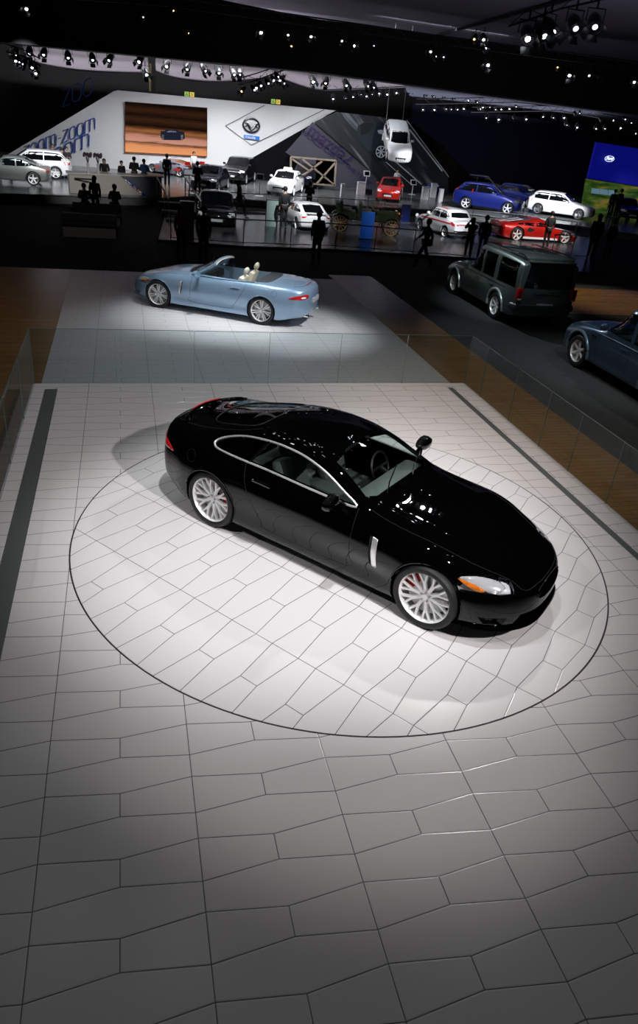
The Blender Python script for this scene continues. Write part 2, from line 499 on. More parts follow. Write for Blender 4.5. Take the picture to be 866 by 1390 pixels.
class Skin:
    """The untouched outer skin: ray casts for fitted parts, and smooth normals for cut meshes."""
    def __init__(s, bm):
        bmesh.ops.recalc_face_normals(bm, faces=bm.faces[:]); bmesh.ops.triangulate(bm, faces=bm.faces[:])
        bm.normal_update(); bm.verts.ensure_lookup_table(); bm.faces.ensure_lookup_table()
        s.N = [v.normal.copy() for v in bm.verts]; s.P = [v.co.copy() for v in bm.verts]; s.F = [[v.index for v in f.verts] for f in bm.faces]
        bm.verts.index_update()
        s.F = [[v.index for v in f.verts] for f in bm.faces]
        s.t = BVHTree.FromBMesh(bm)

    def nrm(s, p):
        co, n, i, d = s.t.find_nearest(p)
        if i is None: return p, Vector((0, 0, 1)), 9
        a, b, c = (s.P[k] for k in s.F[i]); na, nb, nc = (s.N[k] for k in s.F[i])
        v0, v1, v2 = b - a, c - a, co - a
        d00, d01, d11, d20, d21 = v0.dot(v0), v0.dot(v1), v1.dot(v1), v2.dot(v0), v2.dot(v1)
        dn = d00 * d11 - d01 * d01
        if abs(dn) < 1e-14: return co, n, d
        v = (d11 * d20 - d01 * d21) / dn; w_ = (d00 * d21 - d01 * d20) / dn
        return co, (na * (1 - v - w_) + nb * v + nc * w_).normalized(), d

    def cast(s, a, b, axis, side=1):
        """Point of the skin at 2-D coordinates (a, b) seen along the axis: 'Y' side view (x,z), 'Z' from above (x,y), 'X' end view (y,z)."""
        if axis == 'Y': o, d = Vector((a, side * 3, b)), Vector((0, -side, 0))
        elif axis == 'Z': o, d = Vector((a, b, 3)), Vector((0, 0, -1))
        else: o, d = Vector((side * 6, a, b)), Vector((-side, 0, 0))
        co, n, i, dd = s.t.ray_cast(o, d)
        if co is None:
            co, n, i, dd = s.t.find_nearest(o + d * (3 if axis != 'X' else 3.6))
        return s.nrm(co)[:2]

    def line(s, pts, axis, side=1, off=.0, step=.03, closed=False):
        out = []
        P = list(pts) + ([pts[0]] if closed else [])
        for (x0, y0), (x1, y1) in zip(P[:-1], P[1:]):
            n = max(1, int(math.hypot(x1 - x0, y1 - y0) / step))
            for j in range(n):
                t = j / n; c, nn = s.cast(x0 + (x1 - x0) * t, y0 + (y1 - y0) * t, axis, side); out.append(c + nn * off)
        if not closed:
            c, nn = s.cast(*P[-1], axis, side); out.append(c + nn * off)
        return out

    def patch(s, poly, axis, side=1, off=0.0, step=.05, thick=0.0):
        """A piece of the skin with the outline poly, moved off along the normal."""
        b = BM(); co3 = {'Y': lambda p: (p[0], 0, p[1]), 'Z': lambda p: (p[0], p[1], 0), 'X': lambda p: (0, p[0], p[1])}[axis]
        vs = [b.verts.new(co3(p)) for p in poly]; f = b.faces.new(vs)
        bmesh.ops.triangulate(b, faces=[f])
        ax = {'Y': (0, 2), 'Z': (0, 1), 'X': (1, 2)}[axis]
        for a in ax:
            lo = min(v.co[a] for v in b.verts); hi = max(v.co[a] for v in b.verts); c = lo + step
            while c < hi - step * .3:
                pc = Vector((0, 0, 0)); pc[a] = c; pn = Vector((0, 0, 0)); pn[a] = 1
                bmesh.ops.bisect_plane(b, geom=b.verts[:] + b.edges[:] + b.faces[:], plane_co=pc, plane_no=pn); c += step
        for v in b.verts:
            c, n = s.cast(v.co[ax[0]], v.co[ax[1]], axis, side); v.co = c + n * off
        if thick:
            r = bmesh.ops.extrude_face_region(b, geom=b.faces[:])
            for v in [g for g in r['geom'] if isinstance(g, bmesh.types.BMVert)]:
                v.co -= s.nrm(v.co)[1] * thick
        return b

    def fix_normals(s, me):
        n = len(me.vertices); vn = [None] * n
        for i, v in enumerate(me.vertices):
            co, nn, d = s.nrm(v.co); vn[i] = nn if d < .0015 else None
        out = []
        me.polygons.foreach_set('use_smooth', [True] * len(me.polygons))
        for p in me.polygons:
            pn = p.normal
            for vi in p.vertices:
                q = vn[vi]
                out.append(q if q is not None and q.dot(pn) > .72 else pn)
        me.normals_split_custom_set([tuple(x) for x in out])
        return me


def grow(poly, d):
    """Move a 2-D outline outward by d."""
    n = len(poly); A = sum(poly[i][0] * poly[(i + 1) % n][1] - poly[(i + 1) % n][0] * poly[i][1] for i in range(n)); sg = 1 if A > 0 else -1
    out = []
    for i in range(n):
        p0, p1, p2 = poly[i - 1], poly[i], poly[(i + 1) % n]
        e1 = Vector((p1[0] - p0[0], p1[1] - p0[1])).normalized(); e2 = Vector((p2[0] - p1[0], p2[1] - p1[1])).normalized()
        n1 = Vector((e1.y, -e1.x)) * sg; n2 = Vector((e2.y, -e2.x)) * sg; m = n1 + n2
        if m.length < 1e-6: m = n1
        m.normalize(); k = d / max(.5, m.dot(n1)); out.append((p1[0] + m.x * k, p1[1] + m.y * k))
    return out


def smooth_poly(poly, n=6, closed=True):
    """Catmull-Rom through the outline."""
    out = []; N = len(poly)
    for i in range(N if closed else N - 1):
        g = (lambda k: poly[k % N]) if closed else (lambda k: poly[min(max(k, 0), N - 1)])
        p0, p1, p2, p3 = g(i - 1), g(i), g(i + 1), g(i + 2)
        for j in range(n):
            t = j / n
            out.append(tuple(.5 * (2 * p1[a] + (p2[a] - p0[a]) * t + (2 * p0[a] - 5 * p1[a] + 4 * p2[a] - p3[a]) * t * t + (3 * p1[a] - p0[a] - 3 * p2[a] + p3[a]) * t ** 3) for a in (0, 1)))
    if not closed: out.append(poly[-1])
    return out


def U(pts):
    """(u, z) outline -> local (x, z); x = -u."""
    return [(-p[0], p[1]) for p in pts]


# ---------------------------------------------------------------- wheels
def make_wheel(R, W, rr, style, rim_mat, parent=None, seg=48, caliper=None, disc=True, spokes=10):
    """Outer face towards +y, centre at the origin. Rim and spokes are one mesh; tyre, disc and caliper are its sub-parts."""
    b = BM(); h = W / 2
    lathe(b, [(rr * .93, -h * .9), (rr * .93, h * .55), (rr * .975, h * .80), (rr * 1.0, h * .90), (rr * 1.015, h * .88), (rr * 1.015, h * .72), (rr * .97, h * .5), (rr * .96, -h * .9)], seg, closed=True)
    yo = h * .74

    def arm(a0, r0, a1, r1, w0, w1, y0, y1, th=.022):
        p0 = Vector((r0 * math.cos(a0), 0, r0 * math.sin(a0))); p1 = Vector((r1 * math.cos(a1), 0, r1 * math.sin(a1)))
        d = (p1 - p0).normalized(); n = Vector((-d.z, 0, d.x))
        q = []
        for p, w_, y in ((p0, w0, y0), (p1, w1, y1)):
            q.append([b.verts.new(p + n * w_ / 2 + Vector((0, y - th, 0))), b.verts.new(p + n * w_ * .32 + Vector((0, y, 0))), b.verts.new(p - n * w_ * .32 + Vector((0, y, 0))), b.verts.new(p - n * w_ / 2 + Vector((0, y - th, 0)))])
        A, B = q
        for k in range(4): b.faces.new((A[k], A[(k + 1) % 4], B[(k + 1) % 4], B[k]))
        b.faces.new(A[::-1]); b.faces.new(B)
    hub = rr * .27
    if style == 'y':
        for i in range(spokes):
            a = 2 * PI * i / spokes + .1; da = PI / spokes
            rm = rr * .52
            arm(a, hub * .6, a, rm * 1.04, .050, .048, yo - .024, yo - .012)
            for s_ in (-1, 1): arm(a, rm * .96, a + s_ * da * .52, rr * .955, .034, .024, yo - .013, yo + .002)
    elif style == 'twin':
        for i in range(spokes):
            a = 2 * PI * i / spokes + PI / 2
            for s_ in (-1, 1): arm(a + s_ * .16, hub * .8, a + s_ * .13, rr * .95, .032, .030, yo - .02, yo)
    else:
        for i in range(spokes):
            a = 2 * PI * i / spokes + PI / 2
            arm(a, hub * .6, a, rr * .95, .075 * rr / .24, .055 * rr / .24, yo - .02, yo)
    lathe(b, [(0, yo - .004), (hub * .42, yo - .006), (hub * .5, yo - .018), (hub, yo - .026), (hub * 1.02, yo - .06), (0, yo - .06)], 24)
    o = obj('wheel', b, rim_mat, parent, smooth=True)
    b = BM()
    lathe(b, [(rr * 1.0, h * .86), (rr * 1.05, h * .97), (R * .86, h * 1.02), (R * .94, h * .98), (R * .985, h * .84), (R, h * .6), (R, -h * .6), (R * .985, -h * .84), (R * .92, -h), (rr, -h * .9)], seg, closed=True)
    obj('tyre', b, RUBBER, o, smooth=True)
    b = BM()
    for k in range(5):
        a = 2 * PI * k / 5 + .3; r = hub * .66
        lathe(b, [(.0105, 0), (.0105, .012), (0, .014)], 8, M=Matrix.Translation((r * math.cos(a), yo - .016, r * math.sin(a))))
    obj('lug_nuts', b, SILVERD, o)
    if disc:
        b = BM(); lathe(b, [(.08, .02), (rr * .80, .02), (rr * .80, -.01), (.08, -.01)], 32, closed=True); obj('brake_disc', b, STEEL, o)
        b = BM(); lathe(b, [(rr * .93, -h * .6), (0, -h * .6)], 24); obj('backing_plate', b, BLACKMAT, o)
    if caliper:
        b = BM(); a0 = caliper
        P = [((rr * q) * math.cos(a), (rr * q) * math.sin(a)) for q, a in [(.56, a0 - .38), (.88, a0 - .42), (.9, a0 - .2), (.9, a0 + .2), (.88, a0 + .42), (.56, a0 + .38), (.53, a0)]]
        prism(b, P, -.02, .055); obj('caliper', b, REDCAL, o)
    return o


def put_wheels(root, specs):
    """specs: list of (proto wheel, x, |y|, R); the proto is used for the first place and copied for the rest."""
    used = set()
    for proto, x, y, R in specs:
        for s_ in (1, -1):
            if proto.name not in used: o = proto; used.add(proto.name)
            else: o = dup(proto, parent=root)
            o.parent = root; o.location = (x, s_ * y, R); o.rotation_euler = (0, 0, 0 if s_ > 0 else PI)

# ---------------------------------------------------------------- stage and floors
PX0, PS, PY0, PP, PA, PB = -.68974, 1.01374, 4.05492, .50016, .1966, .05833      # the paving: line spacing, row period, gaps
DISC_C, DISC_R, DISC_A = (2.3283, 6.6636), 3.0282, math.radians(-49.93)


def paving(name, base, rough, rot=0.0, centre=(0, 0), x0=PX0, y0=PY0, line=.0045, bump=.35, lcol=(.13, .125, .13), spec=.5):
    """White stone laid in a bent brick bond, worked out in plan from the object's own coordinates."""
    m = bpy.data.materials.new(name); m.use_nodes = True; nt = m.node_tree; L = nt.links.new
    b = nt.nodes['Principled BSDF']; b.inputs['Roughness'].default_value = rough; b.inputs['Specular IOR Level'].default_value = spec

    def M(op, a, c=None, d=None):
        n = nt.nodes.new('ShaderNodeMath'); n.operation = op
        for i, v in enumerate((a, c, d)):
            if v is None: continue
            if isinstance(v, (int, float)): n.inputs[i].default_value = v
            else: L(v, n.inputs[i])
        return n.outputs[0]
    tc = nt.nodes.new('ShaderNodeTexCoord'); mp = nt.nodes.new('ShaderNodeMapping'); mp.vector_type = 'POINT'
    L(tc.outputs['Object'], mp.inputs[0])
    c, s = math.cos(-rot), math.sin(-rot)
    mp.inputs['Rotation'].default_value = (0, 0, -rot)
    mp.inputs['Location'].default_value = (-(c * centre[0] - s * centre[1]), -(s * centre[0] + c * centre[1]), 0)
    sp = nt.nodes.new('ShaderNodeSeparateXYZ'); L(mp.outputs[0], sp.inputs[0]); X, Y = sp.outputs[0], sp.outputs[1]
    xs = M('DIVIDE', M('SUBTRACT', X, x0), PS); fx = M('FRACT', xs); tri = M('ABSOLUTE', M('SUBTRACT', M('MULTIPLY', fx, 2), 1))   # 1 on the full joints, 0 half-way
    sag = M('MULTIPLY', M('SUBTRACT', 1, tri), PB)
    yy = M('SUBTRACT', Y, y0)

    def dist(v, per):       # distance to the nearest multiple of per
        f = M('FRACT', M('ADD', M('DIVIDE', v, per), .5)); return M('MULTIPLY', M('ABSOLUTE', M('SUBTRACT', f, .5)), per)
    c1 = M('ADD', yy, sag); c2 = M('SUBTRACT', M('SUBTRACT', yy, PA), sag)
    d1, d2 = dist(c1, PP), dist(c2, PP)
    dl = dist(M('SUBTRACT', X, x0), PS)
    dm = dist(M('SUBTRACT', M('SUBTRACT', X, x0), PS / 2), PS)
    # half-way joints only in the narrow course between curve 2 below and curve 1 above
    f1 = M('FRACT', M('DIVIDE', M('SUBTRACT', M('SUBTRACT', yy, PA), PB), PP)); inn = M('LESS_THAN', f1, (PP - PA - 2 * PB) / PP)
    dm2 = M('ADD', dm, M('MULTIPLY', M('SUBTRACT', 1, inn), 9))
    d = M('MINIMUM', M('MINIMUM', d1, d2), M('MINIMUM', dl, dm2))
    mask = nt.nodes.new('ShaderNodeMapRange'); mask.clamp = True
    L(d, mask.inputs[0]); mask.inputs[1].default_value = line * .45; mask.inputs[2].default_value = line; mask.inputs[3].default_value = 1; mask.inputs[4].default_value = 0
    nz = nt.nodes.new('ShaderNodeTexNoise'); nz.inputs['Scale'].default_value = .7; nz.inputs['Detail'].default_value = 5; L(mp.outputs[0], nz.inputs['Vector'])
    tone = nt.nodes.new('ShaderNodeMix'); tone.data_type = 'RGBA'; tone.inputs['A'].default_value = tuple(v * .94 for v in base) + (1,); tone.inputs['B'].default_value = (*base, 1); L(nz.outputs['Fac'], tone.inputs['Factor'])
    mx = nt.nodes.new('ShaderNodeMix'); mx.data_type = 'RGBA'; L(mask.outputs[0], mx.inputs['Factor']); L(tone.outputs['Result'], mx.inputs['A']); mx.inputs['B'].default_value = (*lcol, 1)
    L(mx.outputs['Result'], b.inputs['Base Color'])
    edge = nt.nodes.new('ShaderNodeMapRange'); edge.clamp = True; L(d, edge.inputs[0]); edge.inputs[1].default_value = 0; edge.inputs[2].default_value = line * 2.0
    bp = nt.nodes.new('ShaderNodeBump'); bp.inputs['Strength'].default_value = bump; bp.inputs['Distance'].default_value = .004; L(edge.outputs[0], bp.inputs['Height']); L(bp.outputs[0], b.inputs['Normal'])
    return m


def wood(name, ca, cb, rough=.25, along='Y', wid=.12):
    m = bpy.data.materials.new(name); m.use_nodes = True; nt = m.node_tree; L = nt.links.new; b = nt.nodes['Principled BSDF']; b.inputs['Roughness'].default_value = rough
    tc = nt.nodes.new('ShaderNodeTexCoord'); mp = nt.nodes.new('ShaderNodeMapping'); L(tc.outputs['Object'], mp.inputs[0])
    if along == 'X': mp.inputs['Rotation'].default_value = (0, 0, PI / 2)
    br = nt.nodes.new('ShaderNodeTexBrick'); L(mp.outputs[0], br.inputs[0]); br.inputs['Scale'].default_value = 1
    br.inputs['Brick Width'].default_value = 1.4; br.inputs['Row Height'].default_value = wid; br.inputs['Mortar Size'].default_value = .003
    br.inputs['Color1'].default_value = (*ca, 1); br.inputs['Color2'].default_value = (*cb, 1); br.inputs['Mortar'].default_value = (ca[0] * .3, ca[1] * .3, ca[2] * .3, 1)
    nz = nt.nodes.new('ShaderNodeTexNoise'); nz.inputs['Scale'].default_value = 3; m2 = nt.nodes.new('ShaderNodeMapping'); m2.inputs['Scale'].default_value = (1, 14, 1); L(mp.outputs[0], m2.inputs[0]); L(m2.outputs[0], nz.inputs['Vector'])
    mx = nt.nodes.new('ShaderNodeMix'); mx.data_type = 'RGBA'; mx.blend_type = 'MULTIPLY'; mx.inputs['Factor'].default_value = .5; L(br.outputs[0], mx.inputs['A']); L(nz.outputs['Color'], mx.inputs['B']); L(mx.outputs['Result'], b.inputs['Base Color'])
    return m


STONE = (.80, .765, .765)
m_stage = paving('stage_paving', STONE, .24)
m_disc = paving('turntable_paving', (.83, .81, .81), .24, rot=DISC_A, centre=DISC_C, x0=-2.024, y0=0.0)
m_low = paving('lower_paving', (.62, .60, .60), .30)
# (the disc: rows run along its own x, so the joints are laid with x and y swapped)


def swapped_disc():
    nt = m_disc.node_tree; sp = [n for n in nt.nodes if n.type == 'SEPXYZ'][0]
    ox = [l.to_socket for l in sp.outputs[0].links]; oy = [l.to_socket for l in sp.outputs[1].links]
    for l in list(sp.outputs[0].links) + list(sp.outputs[1].links): nt.links.remove(l)
    for t in ox: nt.links.new(sp.outputs[1], t)
    for t in oy: nt.links.new(sp.outputs[0], t)
    # first row offset
    for n in nt.nodes:
        if n.type == 'MATH' and n.operation == 'SUBTRACT' and n.inputs[0].links and n.inputs[0].links[0].from_node == sp and n.inputs[0].links[0].from_socket == sp.outputs[0] and not n.inputs[1].links:
            n.inputs[1].default_value = .416


swapped_disc()
XL, XR, YB = -1.57, 6.22, 11.68
YF = -4.0
GROOVE = mat('groove_dark', (.02, .02, .022), .5)
STRIP = mat('strip_grey', (.16, .17, .17), .35, .3)


def struct(name, bm, m, smooth=False):
    o = obj(name, bm, m, smooth=smooth); o['kind'] = 'structure'; return o


def ring_prism(bm, c, r, z0, z1, n=160):
    prism(bm, [(c[0] + r * math.cos(2 * PI * i / n), c[1] + r * math.sin(2 * PI * i / n)) for i in range(n)], z0, z1, 'Z')


# stage slab with a round pit for the turntable
b = BM(); box(b, (XL, YF, LOW - .02), (XR, YB, 0))
me = bpy.data.meshes.new('s'); b.to_mesh(me); b.free()
c = BM(); ring_prism(c, DISC_C, DISC_R + .011, -.12, .2)
c2 = BM(); box(c2, (5.76, YF - 1, -.012), (5.87, 11.45, .2)); c3 = BM(); box(c3, (-1.37, YF - 1, -.012), (-1.17, 11.45, .2))
me = boolean(me, [c, c2, c3])
o = struct('floor', me, m_stage)
b = BM(); ring_prism(b, DISC_C, DISC_R - .006, -.119, 0); o = struct('floor_turntable', b, m_disc)
b = BM(); lathe(b, [(DISC_R - .0055, -.06), (DISC_R - .0055, -.005), (DISC_R + .0105, -.005), (DISC_R + .0105, -.06)], 160, 'Z', Matrix.Translation((*DISC_C, 0)), closed=True); struct('trim_3', b, GROOVE)
b = BM(); box(b, (5.76, YF, -.0119), (5.87, 11.45, -.006)); struct('trim_1', b, STRIP)
b = BM(); box(b, (-1.37, YF, -.0119), (-1.17, 11.45, -.006)); struct('trim_2', b, STRIP)
# hall floors at the lower level
m_woodL = wood('wood_floor', (.33, .175, .05), (.40, .22, .07))
CARPET = noise_vary(mat('dark_carpet', (.050, .053, .055), .85, spec=.15), 6, .25)
HALLFL = noise_vary(mat('hall_carpet', (.013, .014, .016), .8, spec=.15), 1.5, .3)
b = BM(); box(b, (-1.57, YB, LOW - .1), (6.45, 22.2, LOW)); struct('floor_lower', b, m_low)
b = BM(); box(b, (-9, 5, LOW - .1), (-1.571, 22.2, LOW)); struct('floor_wood_side', b, m_woodL)
b = BM(); box(b, (6.451, 0, LOW - .1), (7.95, 22.9, LOW)); box(b, (6.221, 0, LOW - .1), (6.4505, YB, LOW)); struct('floor_wood_strip', b, m_woodL)
b = BM(); box(b, (7.951, 0, LOW - .1), (40, 22.9, LOW - .001)); struct('floor_carpet', b, CARPET)
b = BM(); box(b, (-40, 22.901, LOW - .1), (60, 90, LOW - .001)); box(b, (-40, 22.201, LOW - .1), (6.449, 22.9, LOW - .001)); box(b, (-40, -6, LOW - .1), (-9.001, 22.2, LOW - .001)); struct('floor_hall', b, HALLFL)
b = BM(); box(b, (12.9, 18.6, LOW), (24, 22.2, LOW + .012)); struct('floor_wood_pad', b, m_woodL)

# ---------------------------------------------------------------- glass railings round the stage
RAILGLASS = thin_glass('rail_glass', (.86, .895, .90), .0, ior=1.28, edge=.3)
EDGEGL = mat('glass_edge', (.10, .16, .15), .2, coat=1)


def glass_panel(p0, p1, z0, z1, label, group, th=.012):
    p0, p1 = Vector(p0), Vector(p1); d = (p1 - p0).normalized(); n = Vector((-d.y, d.x, 0)); L = (p1 - p0).length
    root = empty('glass_panel', (p0.x, p0.y, z0), math.atan2(d.y, d.x), label, 'railing', group)
    b = BM(); box(b, (.006, -.004, 0), (L - .006, .004, z1 - z0)); obj('pane', b, RAILGLASS, root)
    b = BM(); box(b, (0, -th / 2, 0), (.006, th / 2, z1 - z0)); box(b, (.006, -th / 2, z1 - z0), (L - .006, th / 2, z1 - z0 + .006)); obj('edge', b, EDGEGL, root)
    return root


GH = .93
names = ['behind the coupe tail, at the corner', 'behind the tail of the black coupe', 'between the two sports cars', 'behind the roof of the black coupe', 'beyond the far mirror of the black coupe', 'at the far corner of the stage']
xs = [XL, -.25, 1.05, 2.35, 3.65, 4.92, 6.2]
for i in range(6):
    glass_panel((xs[i], YB, 0), (xs[i + 1], YB, 0), 0, GH, 'clear glass railing panel at the back edge ' + names[i], 'glass panels across the back of the stage')
ys = [11.66, 10.0, 8.95, 8.0, 7.1, 6.2, 5.3, 4.4]
ys = [11.66, 10.98, 9.86, 8.83, 7.98, 7.02, 5.95, 4.9]
nm = ['next to the far corner', 'second from the far corner', 'third from the far corner', 'above the kerb beside the coupe', 'ahead of the coupe', 'by the right frame edge', 'nearest the viewer']
for i in range(7):
    glass_panel((XR - .02, ys[i], 0), (XR - .02, ys[i + 1], 0), 0, GH, 'glass railing panel beside the wood strip, ' + nm[i], 'glass panels along the wood strip')
ys = [11.66, 10.2, 8.75, 7.3, 5.85]
nm = ['at the far corner', 'beside the grey floor strip', 'beside the lower grey strip', 'nearest the viewer']
for i in range(4):
    glass_panel((XL + .02, ys[i], 0), (XL + .02, ys[i + 1], 0), 0, GH, 'glass railing panel on the grey strip side, ' + nm[i], 'glass panels along the grey strip')

# ---------------------------------------------------------------- hall shell
def solid(name, pts, back, m, kind='structure', parent=None, label=None, cat=None):
    """A slab: outline of 3-D points given thickness along the vector back."""
    b = BM(); back = Vector(back); A = [b.verts.new(p) for p in pts]; B = [b.verts.new(Vector(p) + back) for p in pts]; n = len(pts)
    b.faces.new(A); b.faces.new(B[::-1])
    for i in range(n): b.faces.new((A[i], B[i], B[(i + 1) % n], A[(i + 1) % n]))
    o = obj(name, b, m, parent)
    if kind: o['kind'] = kind
    if label: o['label'] = label
    if cat: o['category'] = cat
    return o


WALLD = noise_vary(mat('hall_wall_dark', (.035, .032, .035), .8), .3, .4)
WALLN = mat('curtain_navy', (.012, .012, .035), .8)
CEILG = noise_vary(mat('ceiling_grey', (.16, .15, .19), .8), .3, .15)
CEILB = mat('ceiling_black', (.006, .006, .008), .8)
FABRIC = noise_vary(mat('ceiling_fabric', (.40, .37, .40), .85), .4, .15)
b = BM(); box(b, (-40, 72, -1), (60, 72.5, 16)); struct('wall_back', b, WALLD)
b = BM(); box(b, (-40.5, -10, -1), (-40, 72, 16)); struct('wall_left', b, WALLD)
b = BM(); box(b, (60, -10, -1), (60.5, 72, 16)); struct('wall_right', b, WALLD)
b = BM(); box(b, (-40, -10.5, -1), (60, -10, 16)); struct('wall_front', b, WALLD)
b = BM(); box(b, (-40, -10, 15.5), (60, 72, 16)); struct('ceiling', b, CEILB)
# grey soffit close to the viewer, black header beam behind it, lit fabric beyond
solid('ceiling_soffit', [gp(x, y, 9.0) for x, y in [(255, -60), (292, 0), (430, 27), (585, 47), (866, 88), (960, 101), (960, -60)]], (0, 0, .3), CEILG)
bt = [at(x, y, 36.5) for x, y in [(-40, 50), (-40, -30), (292, -2), (430, 26), (585, 46), (960, 100), (960, 168), (866, 156), (430, 98), (0, 57)]]
solid('ceiling_beam', bt, (0, 1.5, 0), CEILB)
solid('trim_4', [gp(x, y, 8.95) for x, y in [(585, 48), (588, 48), (786, -6), (778, -6)]], (0, 0, -.12), CEILB)


def fabric(name, top, bot, Y0, Y1, m):
    b = BM(); n = 28; g = []
    ft = lambda P, x: float(np.interp(x, [p[0] for p in P], [p[1] for p in P]))
    P2 = smooth_poly(bot, 8, closed=False)
    for i in range(n + 1):
        t = i / n; x = bot[0][0] + (bot[-1][0] - bot[0][0]) * t; xt = top[0][0] + (top[-1][0] - top[0][0]) * t
        a = at(xt, ft(top, xt), Y0); c = at(x, ft(P2, x), Y1); col = []
        for k in range(7): s_ = k / 6; p = a.lerp(c, s_); p.z -= .25 * math.sin(PI * s_); col.append(b.verts.new(p))
        g.append(col)
    for i in range(n):
        for k in range(6): b.faces.new((g[i][k], g[i + 1][k], g[i + 1][k + 1], g[i][k + 1]))
    bmesh.ops.solidify(b, geom=b.faces[:], thickness=-.05)
    return struct(name, b, m, smooth='all')


fabric('ceiling_fabric_1', [(28, 52), (206, 70)], [(40, 80), (60, 88), (105, 96), (160, 99), (200, 99)], 44, 60, FABRIC)
fabric('ceiling_fabric_2', [(210, 68), (400, 90)], [(212, 97), (240, 107), (290, 112), (345, 107), (402, 97)], 44, 60, FABRIC)
fabric('ceiling_fabric_3', [(392, 84), (570, 104)], [(385, 108), (430, 123), (490, 122), (572, 117)], 44, 60, FABRIC)
FABB = mat('ceiling_fabric_blue', (.16, .18, .26), .85)
fabric('ceiling_fabric_4', [(545, 104), (960, 160)], [(560, 132), (650, 141), (760, 153), (960, 184)], 44, 60, FABB)
solid('ceiling_beam_far', [at(x, y, 43.5) for x, y in [(200, 60), (211, 60), (211, 124), (203, 124)]], (0, .3, 0), CEILB)
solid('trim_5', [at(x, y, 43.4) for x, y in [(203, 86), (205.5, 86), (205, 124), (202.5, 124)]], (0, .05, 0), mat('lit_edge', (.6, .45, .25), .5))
solid('wall_curtain', [at(x, y, 58) for x, y in [(560, 140), (960, 190), (960, 330), (560, 300)]], (0, .3, 0), WALLN)

# ---------------------------------------------------------------- the neighbouring platform
m_plat = noise_vary(mat('platform_floor', (.11, .118, .122), .2), .8, .12)
m_dark = mat('platform_dark_floor', (.06, .065, .07), .25)
edge = [(-60, 256), (0, 262), (220, 268), (256, 266), (300, 268), (440, 277), (600, 285), (700, 297), (790, 307), (900, 322)]
pe = [gp(x, y, 0.0) for x, y in edge]
outline = [Vector((p.x, p.y, 0)) for p in pe] + [Vector((40, 56, 0)), Vector((-14, 56, 0))]
b = BM(); prism(b, [(p.x, p.y) for p in outline], LOW, 0.0, 'Z'); struct('floor_platform', b, m_plat)
b = BM()
for i in range(len(pe) - 1):
    tube(b, [pe[i] + Vector((0, -.02, -.03)), pe[i + 1] + Vector((0, -.02, -.03))], .035, 4)
struct('trim_6', b, mat('edge_steel', (.35, .38, .38), .3, .6))
# low plinth of the lower display row
b = BM(); prism(b, [(gp(x, y, LOW).x, gp(x, y, LOW).y) for x, y in [(215, 327), (330, 336), (450, 340), (640, 352), (800, 372), (800, 318), (600, 305), (440, 296), (225, 290)]], LOW, LOW + .06, 'Z'); struct('floor_display', b, mat('display_floor', (.045, .05, .054), .25))
b = BM(); P = [gp(x, y, LOW) + Vector((0, -.03, .05)) for x, y in [(215, 327), (330, 336), (450, 340), (640, 352)]]
tube(b, P, .03, 4); struct('trim_7', b, mat('plinth_edge', (.5, .5, .5), .4))

# ---- white leaning show wall with slogan, screen and badge
WHITEW = noise_vary(mat('show_wall_white', (.72, .73, .74), .6), .25, .06)
YW = 50.0
BLUEL = mat('slogan_blue', (.01, .06, .38), .4)
wall = solid('wall_show', [at(x, y, YW) for x, y in [(-45, 243), (154, 124), (160, 122.5), (457, 150), (335, 219), (290, 243)]], (0, .5, 0), WHITEW)


def stroke(b, pts, y, r):
    """Ribbon of square section through 3-D points."""
    tube(b, pts, r, 4)


def on_wall(o, ex, ez):
    """2-D frame on a wall: origin and two vectors."""
    return lambda x, z: o + ex * x + ez * z


def glyph(ch):
    rr = lambda x0, z0, x1, z1, r: [(x0 + r, z0), (x1 - r, z0), (x1, z0 + r), (x1, z1 - r), (x1 - r, z1), (x0 + r, z1), (x0, z1 - r), (x0, z0 + r), (x0 + r, z0)]
    return {'z': ([[(0, 1), (.8, 1), (0, 0), (.8, 0)]], 1.0), 'o': ([rr(0, 0, .85, 1, .22)], 1.08), '-': ([[(0, .5), (.4, .5)]], .62),
            'm': ([[(0, 0), (0, 1), (1.2, 1), (1.35, .85), (1.35, 0)], [(.68, 1), (.68, 0)]], 1.6)}[ch]


def slogan(name, word, p0, p1, Y, hgt, m, r, label):
    a, c = at(*p0, Y), at(*p1, Y); ex = (c - a); tot = sum(glyph(ch)[1] for ch in word); s_ = ex.length / tot; exn = ex.normalized(); ez = Vector((0, 0, 1)) * hgt + exn * hgt * .12
    root = empty(name, a, 0, label, 'lettering'); x = 0
    for ch in word:
        b = BM(); G, adv = glyph(ch)
        for S in G: tube(b, [exn * ((x + px_) * s_) + ez * pz for px_, pz in S], r, 4)
        obj('letter', b, m, root); x += adv
    return root


slogan('slogan_lettering', 'zoom-zoom', (32, 216), (131, 175), YW - .06, .64, BLUEL, .036, 'upper blue zoom-zoom lettering running up the white wall')
slogan('slogan_lettering', 'zoom', (58, 228), (124, 197), YW - .06, .70, BLUEL, .045, 'larger blue zoom lettering under the hyphenated slogan line')
slogan('slogan_lettering', 'zoo', (84, 146), (128, 126), YW + 3, .9, mat('slogan_blue_dim', (.006, .03, .16), .5), .05, 'dim blue lettering cut off on the dark wall above the white wall')
